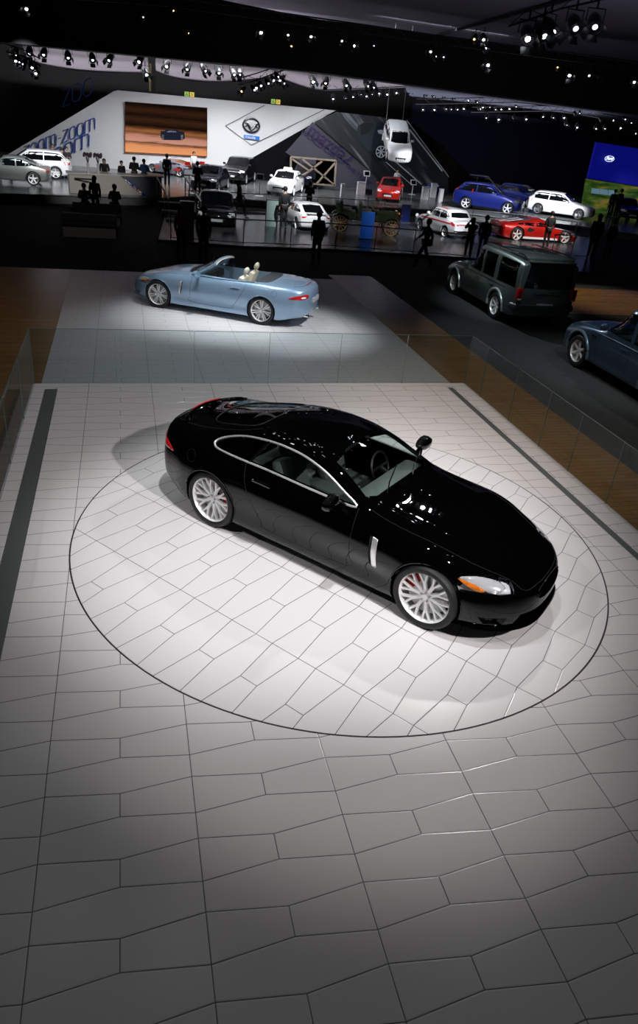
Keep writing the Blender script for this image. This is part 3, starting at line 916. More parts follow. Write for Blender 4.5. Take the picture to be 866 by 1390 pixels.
# screen
def scr_mat():
    m = bpy.data.materials.new('screen_picture'); m.use_nodes = True; nt = m.node_tree; L = nt.links.new; bs = nt.nodes['Principled BSDF']
    tc = nt.nodes.new('ShaderNodeTexCoord'); sp = nt.nodes.new('ShaderNodeSeparateXYZ'); L(tc.outputs['Generated'], sp.inputs[0])
    nz = nt.nodes.new('ShaderNodeTexNoise'); mp = nt.nodes.new('ShaderNodeMapping'); mp.inputs['Scale'].default_value = (3, 1, 26); L(tc.outputs['Generated'], mp.inputs[0]); L(mp.outputs[0], nz.inputs['Vector']); nz.inputs['Scale'].default_value = 1.4; nz.inputs['Detail'].default_value = 5
    ad = nt.nodes.new('ShaderNodeMath'); ad.operation = 'MULTIPLY_ADD'; L(nz.outputs['Fac'], ad.inputs[0]); ad.inputs[1].default_value = .10; L(sp.outputs[2], ad.inputs[2])
    cr = nt.nodes.new('ShaderNodeValToRGB'); L(ad.outputs[0], cr.inputs[0]); e = cr.color_ramp.elements
    e[0].position = 0; e[0].color = (.75, .30, .12, 1); e[1].position = 1; e[1].color = (.006, .003, .002, 1)
    for p, c in [(.20, (.62, .25, .11)), (.27, (.10, .035, .02)), (.30, (.50, .24, .17)), (.40, (.42, .19, .13)), (.45, (.14, .05, .025)), (.50, (.26, .10, .035)), (.56, (.06, .02, .008)), (.60, (.006, .003, .002)), (.72, (.035, .013, .006)), (.80, (.008, .004, .003)), (.9, (.03, .011, .005))]:
        x = e.new(p); x.color = (*c, 1)
    L(cr.outputs[0], bs.inputs['Emission Color']); bs.inputs['Emission Strength'].default_value = 1.15; bs.inputs['Base Color'].default_value = (0, 0, 0, 1); bs.inputs['Roughness'].default_value = .9; bs.inputs['Specular IOR Level'].default_value = 0
    return m


sc = empty('video_screen', at(226, 176, YW - .15), 0, 'wide video screen on the white wall showing a race car on an orange track', 'screen')
q = [at(x, y, YW - .15) - sc.location for x, y in [(170, 138.5), (281, 147), (281, 212), (170, 206)]]
solid('display', q, (0, .08, 0), scr_mat(), None, sc)
fr_ = BM(); tube(fr_, [p + Vector((0, .04, 0)) for p in q], .05, 4, closed=True); obj('bezel', fr_, BLACKMAT, sc)
pc = mat('screen_car', (.004, .006, .02), .4, emit=.6, ecol=(.02, .025, .05))
b = BM()
cpt = lambda P: [at(x, y, YW - .17) - sc.location for x, y in P]
vs = [b.verts.new(p) for p in cpt([(218, 178), (223, 178), (228, 175.5), (238, 175.5), (243, 178), (250, 179), (251, 188), (247, 190.5), (222, 190), (218, 187)])]; b.faces.new(vs); bmesh.ops.solidify(b, geom=b.faces[:], thickness=.01); obj('pictured_car', b, pc, sc)
b = BM()
for x_ in (221, 247): vs = [b.verts.new(p) for p in cpt([(x_ - 1.6, 183), (x_ + 1.6, 183), (x_ + 1.6, 190), (x_ - 1.6, 190)])]; b.faces.new(vs)
bmesh.ops.solidify(b, geom=b.faces[:], thickness=.03); obj('pictured_wheels', b, mat('screen_grey', (.1, .1, .1), .9, emit=.35, ecol=(.5, .45, .42)), sc)
b = BM(); vs = [b.verts.new(p) for p in cpt([(229, 176.5), (237, 176.5), (240, 179.5), (226, 179.5)])]; b.faces.new(vs); bmesh.ops.solidify(b, geom=b.faces[:], thickness=.03); obj('pictured_windshield', b, mat('screen_pale', (.2, .2, .25), .4, emit=.5, ecol=(.4, .35, .45)), sc)
# badge: ring and wing shape, and the small blue plate below it
bd = empty('wing_badge', at(341, 170, YW - .1), 0, 'dark oval wing badge on the white wall beside the video screen', 'sign')
px = lambda P, Y=YW - .1: [at(x, y, Y) - bd.location for x, y in P]
b = BM(); tube(b, px([(341 + 11 * math.cos(t), 170 + 9.6 * math.sin(t) + 1.0 * math.cos(t)) for t in np.linspace(0, 2 * PI, 29)[:-1]]), .055, 6, closed=True); obj('ring', b, CHROME if False else mat('badge_dark', (.04, .04, .045), .25, .6), bd, smooth=True)
b = BM(); tube(b, px([(332, 166), (336, 168), (339, 173), (341, 176), (343.5, 173.5), (346.5, 169.5), (350.5, 168.5)]), [.03, .07, .09, .10, .09, .07, .03], 6); tube(b, px([(332.5, 172), (335, 170.5), (337, 168.5)]), .04, 5); tube(b, px([(349.5, 174), (347.5, 171.5), (346, 169.5)]), .04, 5); obj('wing', b, MATS['badge_dark'], bd, smooth=True)
solid('name_plate', px([(331, 183), (352, 185.5), (352, 190), (331, 187.5)]), (0, -.05, 0), mat('sign_blue', (.02, .16, .60), .4, emit=.15), None, bd)
text_mesh('wordmark', 'mazda', .27, mat('word_white', (.8, .85, .9), .5), bd, .01, at(332.2, 186.9, YW - .1) - bd.location + Vector((0, -.07, 0)), (PI / 2, .06, 0))
# diamond inlay lines
b = BM()
for P in ([(162, 207), (260, 252)][0:0] or [(306, 171), (359, 143)], [(306, 171), (341, 197)], [(341, 197), (440, 149)]):
    tube(b, [at(x, y, YW - .02) for x, y in P], .035, 4)
struct('trim_8', b, mat('inlay_grey', (.16, .16, .17), .5))

# ---- grey slanted panel with the award text, and the big mural
PANELG = noise_vary(mat('award_panel', (.055, .054, .075), .6), .4, .15)
aw = empty('award_panel', at(430, 200, 48.9), 0, 'slanted grey panel with purple award lettering behind the wooden lattice', 'panel')
solid('panel', [at(x, y, 48.9) - aw.location for x, y in [(425, 166), (508, 236), (524, 268), (455, 268), (432, 236), (388, 207)]], (0, .2, 0), PANELG, None, aw)
b = BM(); tube(b, [at(x, y, 48.9) - aw.location for x, y in [(427, 166), (510, 237)]], .05, 4); obj('bright_edge', b, mat('edge_pale', (.5, .5, .55), .4), aw)
PURP = mat('award_purple', (.022, .006, .075), .5)
d = (at(478, 219, 48.8) - at(420, 174, 48.8)); an = math.atan2(d.z, d.x)
text_mesh('award_lettering', 'mazda2', 1.15, PURP, aw, .004, at(415, 180, 48.8) - aw.location, (PI / 2, -an, 0), shear=.1, wide=1.0)
text_mesh('award_lettering', 'WORLD CAR OF THE YEAR', .44, PURP, aw, .004, at(407, 180, 48.8) - aw.location, (PI / 2, -an, 0), shear=.1, wide=1.05)
mu = empty('mural', at(530, 210, 48.5), 0, 'large dark mural of a speeding car behind the hanging white hatchback', 'mural')
mp_ = lambda P, Y=48.5: [at(x, y, Y) - mu.location for x, y in P]


def mural_mat():
    m = bpy.data.materials.new('mural_picture'); m.use_nodes = True; nt = m.node_tree; L = nt.links.new; bs = nt.nodes['Principled BSDF']; bs.inputs['Roughness'].default_value = .5
    tc = nt.nodes.new('ShaderNodeTexCoord'); mp = nt.nodes.new('ShaderNodeMapping'); L(tc.outputs['Object'], mp.inputs[0]); mp.inputs['Rotation'].default_value = (0, math.radians(-42), 0)
    m2 = nt.nodes.new('ShaderNodeMapping'); m2.inputs['Scale'].default_value = (.12, 1, 1.6); L(mp.outputs[0], m2.inputs[0])
    nz = nt.nodes.new('ShaderNodeTexNoise'); nz.inputs['Scale'].default_value = 1.6; nz.inputs['Detail'].default_value = 4; L(m2.outputs[0], nz.inputs['Vector'])
    cr = nt.nodes.new('ShaderNodeValToRGB'); L(nz.outputs['Fac'], cr.inputs[0]); e = cr.color_ramp.elements; e[0].position = .42; e[0].color = (.006, .007, .010, 1); e[1].position = .72; e[1].color = (.22, .25, .29, 1)
    x = e.new(.55); x.color = (.012, .017, .024, 1)
    L(cr.outputs[0], bs.inputs['Base Color']); return m


solid('picture', mp_([(458, 152), (552, 163), (582, 203), (608, 236), (609, 270), (524, 268), (508, 236), (427, 166)]), (0, .2, 0), mural_mat(), None, mu)
MB_ = mat('mural_car', (.014, .024, .036), .5); MD = mat('mural_dark', (.006, .007, .01), .5); ML = mat('mural_light', (.42, .47, .52), .5)
solid('pictured_car', mp_([(486, 171), (495, 165.5), (508, 165), (520, 170), (532, 178), (532, 200), (512, 205), (500, 205), (488, 190), (484, 180)], 48.44), (0, .04, 0), MB_, None, mu)
solid('pictured_shadow', mp_([(489, 169), (500, 166), (508, 168), (500, 180), (490, 184)], 48.41), (0, .02, 0), MD, None, mu)
b = BM(); c0 = at(517, 206, 48.38) - mu.location; lathe(b, [(0, 0), (.46, 0), (.46, .03), (0, .03)], 24, 'Y', Matrix.Translation(c0)); obj('pictured_tyre', b, MD, mu)
b = BM(); lathe(b, [(.36, 0), (.31, 0), (.31, .02), (.36, .02)], 24, 'Y', Matrix.Translation(c0 + Vector((0, -.03, 0))), closed=True)
for k in range(7): a = 2 * PI * k / 7; tube(b, [c0 + Vector((0, -.03, 0)), c0 + Vector((.32 * math.cos(a), -.03, .32 * math.sin(a)))], .04, 4)
obj('pictured_wheel', b, ML, mu)
solid('pictured_headlamp', mp_([(512, 177), (518, 176), (527, 181), (522, 183.5), (514, 181)], 48.40), (0, .02, 0), ML, None, mu)
b = BM()
for P, r in (([(524, 220), (560, 252)], .05), ([(535, 218), (572, 250)], .09), ([(556, 176), (600, 232)], .09), ([(552, 163), (609, 240)], .04)):
    tube(b, [p for p in mp_(P, 48.42)], r, 4, flat=(1, .5))
obj('light_streaks', b, ML, mu)
solid('trim_9', [at(x, y, 49.2) for x, y in [(552, 162), (600, 196), (646, 246), (646, 262), (609, 262), (608, 236)]], (0, .2, 0), mat('buttress_dark', (.004, .004, .005), .8, spec=.1))

solid('trim_10', [at(x, y, 49.6) for x, y in [(457, 150), (335, 219), (285, 246), (455, 268), (524, 268), (440, 170)]], (0, .2, 0), MATS['buttress_dark'])
# ---- blue oval sign wall
fs = empty('sign_wall', at(830, 222, 44), 0, 'glowing blue sign wall with a white oval word badge', 'sign')
fpx = lambda P, Y=44: [at(x, y, Y) - fs.location for x, y in P]
solid('blue_panel', fpx([(810, 193), (930, 211), (930, 262), (798, 242)]), (0, .2, 0), mat('sign_wall_blue', (.005, .005, .20), .5, emit=.55, ecol=(.004, .006, .22)), None, fs)
oc = at(827, 215.5, 43.9) - fs.location; Mo = Matrix.Translation(oc) @ Matrix.Rotation(.0, 4, 'Y')
b = BM(); lathe(b, [(0, 0), (.34, 0), (.34, .03), (0, .03)], 32, 'Y', Mo @ Matrix.Diagonal((1, 1, .5, 1))); obj('oval', b, mat('oval_blue', (.02, .05, .3), .4, emit=.6, ecol=(.02, .07, .4)), fs)
b = BM(); tube(b, [Mo @ Vector((.34 * math.cos(t), -.03, .17 * math.sin(t))) for t in np.linspace(0, 2 * PI, 25)[:-1]], .018, 4, closed=True); obj('oval_ring', b, mat('sign_lit_white', (.8, .85, .95), .5, emit=1.2), fs)
text_mesh('wordmark', 'Ford', .25, MATS['sign_lit_white'], fs, .01, oc + Vector((-.27, -.05, -.06)), (PI / 2, 0, 0), shear=.4, bold=.012)
gs = empty('picture_wall', at(830, 270, 44), 0, 'green and yellow meadow picture wall below the blue sign', 'screen')


def meadow():
    m = bpy.data.materials.new('meadow_picture'); m.use_nodes = True; nt = m.node_tree; L = nt.links.new; bs = nt.nodes['Principled BSDF']
    tc = nt.nodes.new('ShaderNodeTexCoord'); mp = nt.nodes.new('ShaderNodeMapping'); mp.inputs['Scale'].default_value = (.5, 1, 2.2); L(tc.outputs['Object'], mp.inputs[0])
    nz = nt.nodes.new('ShaderNodeTexNoise'); nz.inputs['Scale'].default_value = 1.5; nz.inputs['Detail'].default_value = 5; L(mp.outputs[0], nz.inputs['Vector'])
    cr = nt.nodes.new('ShaderNodeValToRGB'); L(nz.outputs['Fac'], cr.inputs[0]); e = cr.color_ramp.elements; e[0].position = .35; e[0].color = (.008, .022, .004, 1); e[1].position = .72; e[1].color = (.22, .14, .03, 1); x = e.new(.52); x.color = (.035, .08, .012, 1)
    L(cr.outputs[0], bs.inputs['Emission Color']); bs.inputs['Emission Strength'].default_value = .8; bs.inputs['Base Color'].default_value = (0, 0, 0, 1); return m


gpx = lambda P, Y=44: [at(x, y, Y) - gs.location for x, y in P]
solid('display', gpx([(797, 243), (930, 263), (930, 312), (789, 291)]), (0, .2, 0), meadow(), None, gs)
SKY = mat('screen_sky', (.1, .2, .3), .4, emit=.7, ecol=(.12, .22, .30))
for i in range(3): solid('small_screen', gpx([(804 + 11.5 * i, 255.5 + 1.2 * i), (814 + 11.5 * i, 256.7 + 1.2 * i), (813.5 + 11.5 * i, 263.5 + 1.2 * i), (803 + 11.5 * i, 262.3 + 1.2 * i)], 43.9), (0, .05, 0), SKY, None, gs)
# lit exit boxes high on the far wall
for i, (x, y) in enumerate([(257, 128), (374, 138)]):
    o = empty('exit_sign', at(x, y, 57), 0, 'small green and yellow lit exit sign ' + ('above the video screen' if i == 0 else 'above the diamond on the white wall'), 'sign')
    b = BM(); box(b, (-.38, -.05, -.2), (.38, .05, .2)); obj('case', b, BLACKMAT, o)
    b = BM(); box(b, (-.34, -.07, -.15), (-.03, -.05, .15)); obj('green_field', b, mat('exit_green', (.2, .5, .1), .5, emit=.8, ecol=(.30, .45, .10)), o)
    b = BM(); box(b, (.03, -.07, -.15), (.34, -.05, .15)); obj('yellow_field', b, mat('exit_yellow', (.6, .5, .1), .5, emit=.9, ecol=(.6, .45, .08)), o)
    b = BM(); tube(b, [(-.18, -.08, .10), (-.2, -.08, 0), (-.10, -.08, -.1)], .02, 4); tube(b, [(-.2, -.08, 0), (-.28, -.08, -.1)], .02, 4); tube(b, [(.12, -.08, .08), (.25, -.08, 0), (.12, -.08, -.08)], .02, 4); obj('pictogram', b, BLACKMAT, o)

# ---------------------------------------------------------------- the two grand tourers (coupe and convertible share a shell)
WB = 2.752


def xk_spec(conv=False):
    top = [(-.93, .60), (-.8, .66), (-.5, .755), (-.2, .83), (.2, .90), (.5, .94), (.64, .955), (.72, .985), (.95, 1.095), (1.25, 1.225), (1.5, 1.29), (1.8, 1.318), (2.1, 1.31), (2.4, 1.275), (2.8, 1.19), (3.2, 1.09), (3.5, 1.02), (3.66, 1.0), (3.78, .965), (3.87, .93)]
    z6 = [(-.93, .59), (-.8, .65), (-.5, .745), (-.2, .82), (.2, .885), (.6, .925), (.78, .95), (1.0, 1.04), (1.3, 1.17), (1.6, 1.245), (1.9, 1.262), (2.2, 1.243), (2.5, 1.19), (2.8, 1.115), (3.1, 1.04), (3.4, .985), (3.66, .965), (3.87, .90)]
    y6 = [(-.93, .40), (-.5, .50), (0, .54), (.6, .62), (.85, .66), (1.1, .635), (1.5, .585), (1.9, .565), (2.4, .555), (2.9, .56), (3.4, .57), (3.87, .50)]
    if conv:
        top = [(-.93, .60), (-.8, .66), (-.5, .755), (-.2, .83), (.2, .90), (.5, .94), (.66, .955), (1.0, .965), (1.5, .97), (2.2, .975), (2.6, .985), (3.0, 1.0), (3.3, .995), (3.66, .975), (3.78, .95), (3.87, .92)]
        z6 = [(-.93, .59), (-.8, .65), (-.5, .745), (-.2, .82), (.2, .885), (.6, .925), (1.0, .945), (1.5, .945), (2.2, .95), (2.8, .975), (3.2, .97), (3.66, .945), (3.87, .89)]
        y6 = [(-.93, .40), (-.5, .50), (0, .54), (.6, .62), (1.0, .70), (1.9, .71), (2.4, .70), (2.9, .66), (3.4, .60), (3.87, .50)]
    zb = .145
    Y = [0.0,
         [(-.93, .62), (-.5, .72), (0, .76), (1.4, .78), (2.75, .78), (3.4, .74), (3.87, .62)],
         [(-.93, .72), (-.6, .82), (0, .865), (.6, .87), (1.4, .87), (2.2, .885), (2.75, .90), (3.3, .86), (3.87, .72)],
         [(-.93, .80), (-.6, .87), (-.2, .908), (0, .912), (.6, .875), (1.4, .872), (2.2, .89), (2.75, .935), (3.3, .90), (3.87, .76)],
         [(-.93, .79), (-.6, .865), (-.2, .908), (0, .918), (.5, .893), (1.4, .888), (2.1, .905), (2.75, .946), (3.3, .905), (3.87, .76)],
         [(-.93, .66), (-.6, .735), (-.2, .79), (.2, .80), (.6, .80), (1.2, .81), (2.0, .815), (2.5, .845), (2.85, .85), (3.3, .79), (3.87, .66)],
         y6,
         [(-.93, .22), (0, .28), (.7, .34), (1.1, .34), (3.87, .30)],
         0.0]
    Z = [[(-.93, .20), (-.5, zb), (3.2, zb), (3.6, .22), (3.87, .30)],
         [(-.93, .20), (-.5, zb), (3.2, zb), (3.6, .22), (3.87, .30)],
         [(-.93, .25), (-.5, .18), (3.2, .19), (3.6, .27), (3.87, .36)],
         [(-.93, .36), (0, .36), (3.0, .38), (3.87, .48)],
         [(-.93, .48), (-.4, .55), (0, .60), (1.4, .62), (2.6, .66), (3.3, .68), (3.87, .64)],
         [(-.93, .575), (-.6, .69), (-.2, .785), (.1, .822), (.4, .835), (.8, .845), (1.5, .87), (2.2, .90), (2.75, .925), (3.2, .925), (3.6, .90), (3.87, .83)],
         z6,
         None, top]
    fz6, f8 = table(z6), table(top)
    us = [-.93 + .1 * i for i in range(49)]
    Z[7] = [(u, float(f8(u)) - .22 * (float(f8(u)) - float(fz6(u))) - .004) for u in us]
    return dict(Y=Y, Z=Z, u0=-.93, u1=3.87, rn=.20, rt=.16, n=3.2, zc=(.42, .62), bow=(.46, .27), wm=.92, bowp=2.7, bown=1.15, bowt=1.0, rake=(.10, .0))


DLO = [(.93, .925), (1.1, 1.01), (1.35, 1.112), (1.62, 1.18), (1.9, 1.203), (2.2, 1.19), (2.5, 1.143), (2.72, 1.075), (2.82, 1.02), (2.80, .985), (2.7, .968), (2.3, .955), (1.8, .94), (1.3, .928)]


def gt_car(name, label, paint, loc, heading, conv, scale, wheel_style, leather, glass=CARGLASS, gap_mat=None):
    root = empty(name, (0, 0, 0), 0, label, 'car')
    body = Body(xk_spec(conv), nu=150, nt=6)
    skin = Skin(body.bm()); me = bpy.data.meshes.new('b'); bb = body.bm(); bmesh.ops.recalc_face_normals(bb, faces=bb.faces[:]); bb.to_mesh(me); bb.free()
    RA, RW = .372, .343
    cuts = []
    for x in (0, -WB):
        for s_ in (1, -1):
            c = BM(); lathe(c, [(RA, 0), (RA, .7)], 64); M = Matrix.Translation((x, .60 * s_, RW + .005)) @ (Matrix.Rotation(0, 4, 'Z') if s_ > 0 else Matrix.Rotation(PI, 4, 'Z'))
            xf(c, c.verts[:], M); cuts.append(c)
    if not conv:
        cuts.append(body.cavity(.92, 3.05, .32, gap=.045))
        for s_ in (1, -1):
            c = BM(); prism(c, smooth_poly(U(DLO), 4), .35 * s_, 1.3 * s_); cuts.append(c)
        WS = [(.74, 0), (.755, .25), (.81, .48), (.90, .63), (1.12, .585), (1.36, .54), (1.40, .3), (1.41, 0)]
        ws = [(-u, y) for u, y in WS] + [(-u, -y) for u, y in WS[-2:0:-1]]
        c = BM(); prism(c, ws, .90, 1.6, 'Z'); cuts.append(c)
        RG = [(2.42, 0), (2.43, .3), (2.50, .46), (2.8, .475), (3.12, .42), (3.22, .2), (3.24, 0)]
        rg = [(-u, y) for u, y in RG] + [(-u, -y) for u, y in RG[-2:0:-1]]
        rg = smooth_poly(rg, 3)
        c = BM(); prism(c, rg, 1.0, 1.6, 'Z'); cuts.append(c)
    else:
        OP = [(1.02, 0), (1.0, .5), (1.08, .66), (1.9, .68), (2.42, .66), (2.50, .5), (2.52, 0)]
        op = [(-u, y) for u, y in OP] + [(-u, -y) for u, y in OP[-2:0:-1]]
        op = smooth_poly(op, 3)
        c = BM(); prism(c, op, .34, 1.6, 'Z'); cuts.append(c)
    # grille mouth, lower intake, fog pockets
    GR = smooth_poly([(-.30, .50), (-.24, .555), (0, .575), (.24, .555), (.30, .50), (.24, .45), (0, .43), (-.24, .45)], 4)
    LI = [(-.50, .36), (.50, .36), (.56, .26), (.40, .235), (-.40, .235), (-.56, .26)]
    c = BM(); prism(c, GR, .60, 1.2, 'X'); cuts.append(c)
    c = BM(); prism(c, LI, .55, 1.2, 'X'); cuts.append(c)
    for s_ in (1, -1):
        c = BM(); prism(c, [(s_ * .62, .345), (s_ * .80, .345), (s_ * .76, .27), (s_ * .64, .26)], .40, 1.2, 'X'); cuts.append(c)
    # headlamp pockets
    HL = [(.50, .66), (.58, .755), (.67, .76), (.75, .69), (.81, .56), (.845, .40), (.845, .27), (.79, .29), (.67, .42), (.56, .54)]   # (y, -u)
    hls = {}
    for s_ in (1, -1):
        P = smooth_poly([(-u_ * -1, s_ * y) for y, u_ in HL], 4); hls[s_] = P
        c = BM(); prism(c, P, .56, 1.2, 'Z'); cuts.append(c)
    # tail lamp pockets
    TL = smooth_poly([(3.40, .72), (3.46, .745), (3.58, .785), (3.72, .81), (3.80, .80), (3.80, .715), (3.70, .70), (3.52, .705)], 4)
    me = boolean(me, cuts)
    # shut lines: door, bonnet, boot, filler
    DOOR = [(.86, .30), (.88, .60), (.93, .86), (.93, .925)] + DLO[1:7] + [(2.30, .96), (2.24, .80), (2.12, .56), (1.98, .38), (1.85, .30)]
    skin_me = skin.fix_normals(me)
    me.materials.clear(); me.materials.append(paint)
    bo = bpy.data.objects.new('body', me); COL.objects.link(bo); bo.parent = root
    GAP = gap_mat or BLACKMAT

    def seam(pts, axis, sides=(1, -1), r=.0028, nm='shut_line', m=None, closed=False, off=-.0005, mirror=True, parent=root, flat=None, step=.03, seg=6):
        b = BM()
        for s_ in sides:
            P = [(p[0], p[1] * (s_ if axis == 'Z' and mirror else 1)) for p in pts] if axis != 'X' else [(p[0] * s_, p[1]) for p in pts]
            L_ = skin.line(P, axis, s_ if axis == 'Y' else (1 if m_end > 0 else -1), off, step, closed)
            tube(b, L_, r, seg, closed, flat)
        return obj(nm, b, m or GAP, parent, smooth=True)
    m_end = 1
    dl = [(-u, z) for u, z in ([(.90, .925), (.885, .70), (.88, .45), (.90, .30), (1.9, .285), (2.02, .36), (2.15, .55), (2.27, .76), (2.32, .955)])]
    seam(smooth_poly(dl, 4, closed=False), 'Y', r=.0035)
    seam(smooth_poly([(-.70, .64), (-.3, .70), (.2, .74), (.45, .70), (.62, .55)][0:0] or [(-.78, .70), (-.3, .715), (.2, .66), (.62, .50), (.80, .44), (.86, .2), (.87, 0)], 4, closed=False), 'Z', r=.003)
    if not conv:
        seam(smooth_poly([(-2.36, .50), (-2.6, .56), (-3.0, .57), (-3.4, .55), (-3.62, .50)], 4, closed=False), 'Z', r=.003)
    seam([(-3.06 + .07 * math.cos(t * PI / 8), .80 + .07 * math.sin(t * PI / 8)) for t in range(16)], 'Y', r=.0022, closed=True)
    # arch lips
    for x in (0, -WB):
        for s_ in (1, -1):
            b = BM()
            pts = [(x + (RA + .004) * math.cos(a), RW + (RA + .004) * math.sin(a)) for a in np.linspace(-.25, PI + .25, 30)]
            tube(b, skin.line(pts, 'Y', s_, -.004, .05), .010, 6)
            obj('wheel_arch_lip', b, paint, root, smooth=True)
    # splitter under the nose
    b = BM(); P = []
    for y in np.linspace(-.86, .86, 25):
        co, n = skin.cast(y, .25, 'X', 1); P.append(co + Vector((.01, 0, -.035)))
    tube(b, P, .02, 6, flat=(1.6, .7)); obj('front_splitter', b, paint, root, smooth=True)
    # grille mesh and inner black
    MESH = mat('grille_mesh', (.35, .36, .37), .3, 1.0) if not conv else CHROME
    b = BM()
    for i in range(26):
        y = -.29 + i * .0232; zt = .565 - abs(y) ** 2 * .5; zb_ = .44 + abs(y) ** 2 * .5
        if zt > zb_: tube(b, [(.84, y, zb_), (.845, y, zt)], .003, 4)
    for z in (.46, .485, .51, .535): tube(b, [(.835, -.27, z), (.845, 0, z), (.835, .27, z)], .003, 4)
    obj('grille', b, MESH, root)
    b = BM(); L_ = skin.line(GR, 'X', 1, .003, .03, True); tube(b, L_, .007, 6, True); obj('grille_surround', b, CHROME if conv else paint, root, smooth=True)
    b = BM()
    for i in range(22):
        y = -.50 + i * .0476; tube(b, [(.76, y, .245), (.77, y, .35)], .0025, 4)
    for z in (.26, .285, .31, .335): tube(b, [(.70, -.5, z), (.79, 0, z), (.70, .5, z)], .0025, 4)
    obj('lower_grille', b, MESH, root)
    b = BM(); ball(b, (.865, 0, .505), .026, 12, (.5, 1, 1)); obj('badge', b, CHROME, root, smooth=True)
    # headlamps
    for s_ in (1, -1):
        P = hls[s_]
        h = obj('headlamp', skin.patch(grow(P, .004), 'Z', 1, -.002, .03), HEADGLASS, root, smooth='all')
        b = skin.patch(grow(P, -.004), 'Z', 1, -.045, .03); obj('reflector', b, REFLEC, h, smooth='all')
        b = BM()
        for u_, y_, r in ((.60, .62, .052), (.49, .72, .045)):
            c0, n = skin.cast(u_, y_ * s_, 'Z'); q = Vector((.75, s_ * .25, .5)).normalized().to_track_quat('Z', 'Y').to_matrix().to_4x4()
            lathe(b, [(r * 1.0, 0), (r * 1.12, .006), (r * 1.0, .014), (r * .9, .006)], 24, 'Z', Matrix.Translation(c0 - n * .040) @ q, closed=True)
        obj('lamp_ring', b, CHROME, h, smooth=True)
        b = BM()
        for u_, y_, r in ((.60, .62, .042), (.49, .72, .034)):
            c0, n = skin.cast(u_, y_ * s_, 'Z'); ball(b, c0 - n * .045, r, 16)
        obj('projector_lens', b, mat('lens_dark', (.12, .13, .15), .03, coat=1), h, smooth=True)
        b = skin.patch((smooth_poly([(.27, .675), (.40, .70), (.56, .675), (.66, .63), (.60, .59), (.45, .625)], 3)), 'Y', s_, .003, .03, .006); obj('lamp_side', b, mat('lamp_side_grey', (.42, .43, .45), .15, coat=1), h, smooth='all')
        b = skin.patch((smooth_poly([(.26, .668), (.36, .655), (.47, .628), (.52, .60), (.45, .592), (.36, .62)], 3)), 'Y', s_, .006, .03, .006); obj('turn_signal', b, AMBER, h, smooth='all')
    # tail lamps, wrapped round the rear corners
    for s_ in (1, -1):
        b = skin.patch(U(TL), 'Y', s_, .004, .03, .01)
        o = obj('tail_lamp', b, LAMPRED, root, smooth='all'); o['label'] = 'red wrap-round tail lamp'
        b = skin.patch(U(smooth_poly([(3.69, .735), (3.70, .765), (3.75, .768), (3.77, .755), (3.76, .73)], 3)), 'Y', s_, .009, .03)
        obj('reverse_lamp', b, LAMPWH, o, smooth='all')
    # boot lid spoiler with high brake lamp
    b = BM(); P = []
    for y in np.linspace(-.55, .55, 19): P.append(Vector((-3.66 + .20 * (abs(y) / .55) ** 2.2 * 1.0, y, skin.cast(-3.66 + .20 * (abs(y) / .55) ** 2.2, y, 'Z')[0].z + .008)))
    tube(b, P, [.012] + [.022] * 17 + [.012], 8, flat=(1.8, .7)); sp_ = obj('spoiler', b, paint, root, smooth=True)
    b = BM(); tube(b, [p + Vector((-.032, 0, .006)) for p in P[5:14]], .010, 6); obj('brake_lamp', b, LAMPRED, sp_, smooth=True)
    # rear bumper: plate recess, plate, exhausts
    PL = mat('number_plate', (.45, .46, .47), .4)
    b = BM(); x = skin.cast(0, .62, 'X', -1)[0].x; box(b, (x - .012, -.26, .57), (x + .02, .26, .69), .006); obj('number_plate', b, PL, root)
    b = BM()
    for y in (-.5, .5):
        x = skin.cast(y, .35, 'X', -1)[0].x
        lathe(b, [(.045, 0), (.05, -.02), (.045, -.16), (.04, -.16), (.04, 0)], 20, 'X', Matrix.Translation((x + .09, y, .30)), closed=True)
    obj('exhaust', b, CHROME, root, smooth=True)
    # side vent blade, door handle, mirrors, badges
    for s_ in (1, -1):
        VT = [(.55, .44), (.585, .74), (.645, .75), (.63, .60), (.60, .44)]
        o = obj('side_vent', skin.patch(U(VT), 'Y', s_, .004, .03, .012), TRIMBR, root, smooth='all'); o['label'] = 'bright metal fender vent blade'
        b = skin.patch(U([(.60, .45), (.648, .66), (.652, .745), (.675, .745), (.66, .58), (.63, .45)]), 'Y', s_, .002, .04); obj('vent_slot', b, BLACKMAT, o)
        b = BM(); c0, n = skin.cast(-2.06, .80, 'Y', s_)
        L_ = skin.line([(-1.94, .795), (-2.06, .80), (-2.17, .803)], 'Y', s_, .018, .05); tube(b, [L_[0] - n * .018] + L_ + [L_[-1] - n * .018], .010, 6, flat=(1, 1.3)); h = obj('door_handle', b, paint if conv else BLACKG, root, smooth=True)
        b = skin.patch(smooth_poly([(-1.96, .815), (-2.05, .83), (-2.14, .815), (-2.05, .775)], 3), 'Y', s_, .001, .03); obj('handle_cup', b, BLACKG if not conv else paint, h)
        b = BM(); Mt = Matrix.Translation((-1.08, s_ * .99, 1.01)) @ Matrix.Rotation(-s_ * .12, 4, 'Z')
        lathe(b, [(0, .055), (.045, .052), (.078, .03), (.088, -.01), (.084, -.04), (.06, -.05), (0, -.045)], 20, 'X', Mt @ Matrix.Diagonal((1.1, 1.5, .95, 1)))
        tube(b, [(-1.08, s_ * .90, .985), (-1.06, s_ * .80, .93)], [.018, .03], 8, flat=(1.6, .7)); mo = obj('door_mirror', b, paint, root, smooth=True)
        b = BM(); lathe(b, [(.072, 0), (.072, -.004), (0, -.004)], 20, 'X', Mt @ Matrix.Translation((-.047, 0, 0)) @ Matrix.Diagonal((1, 1.3, .8, 1))); obj('mirror_glass', b, CHROME, mo)
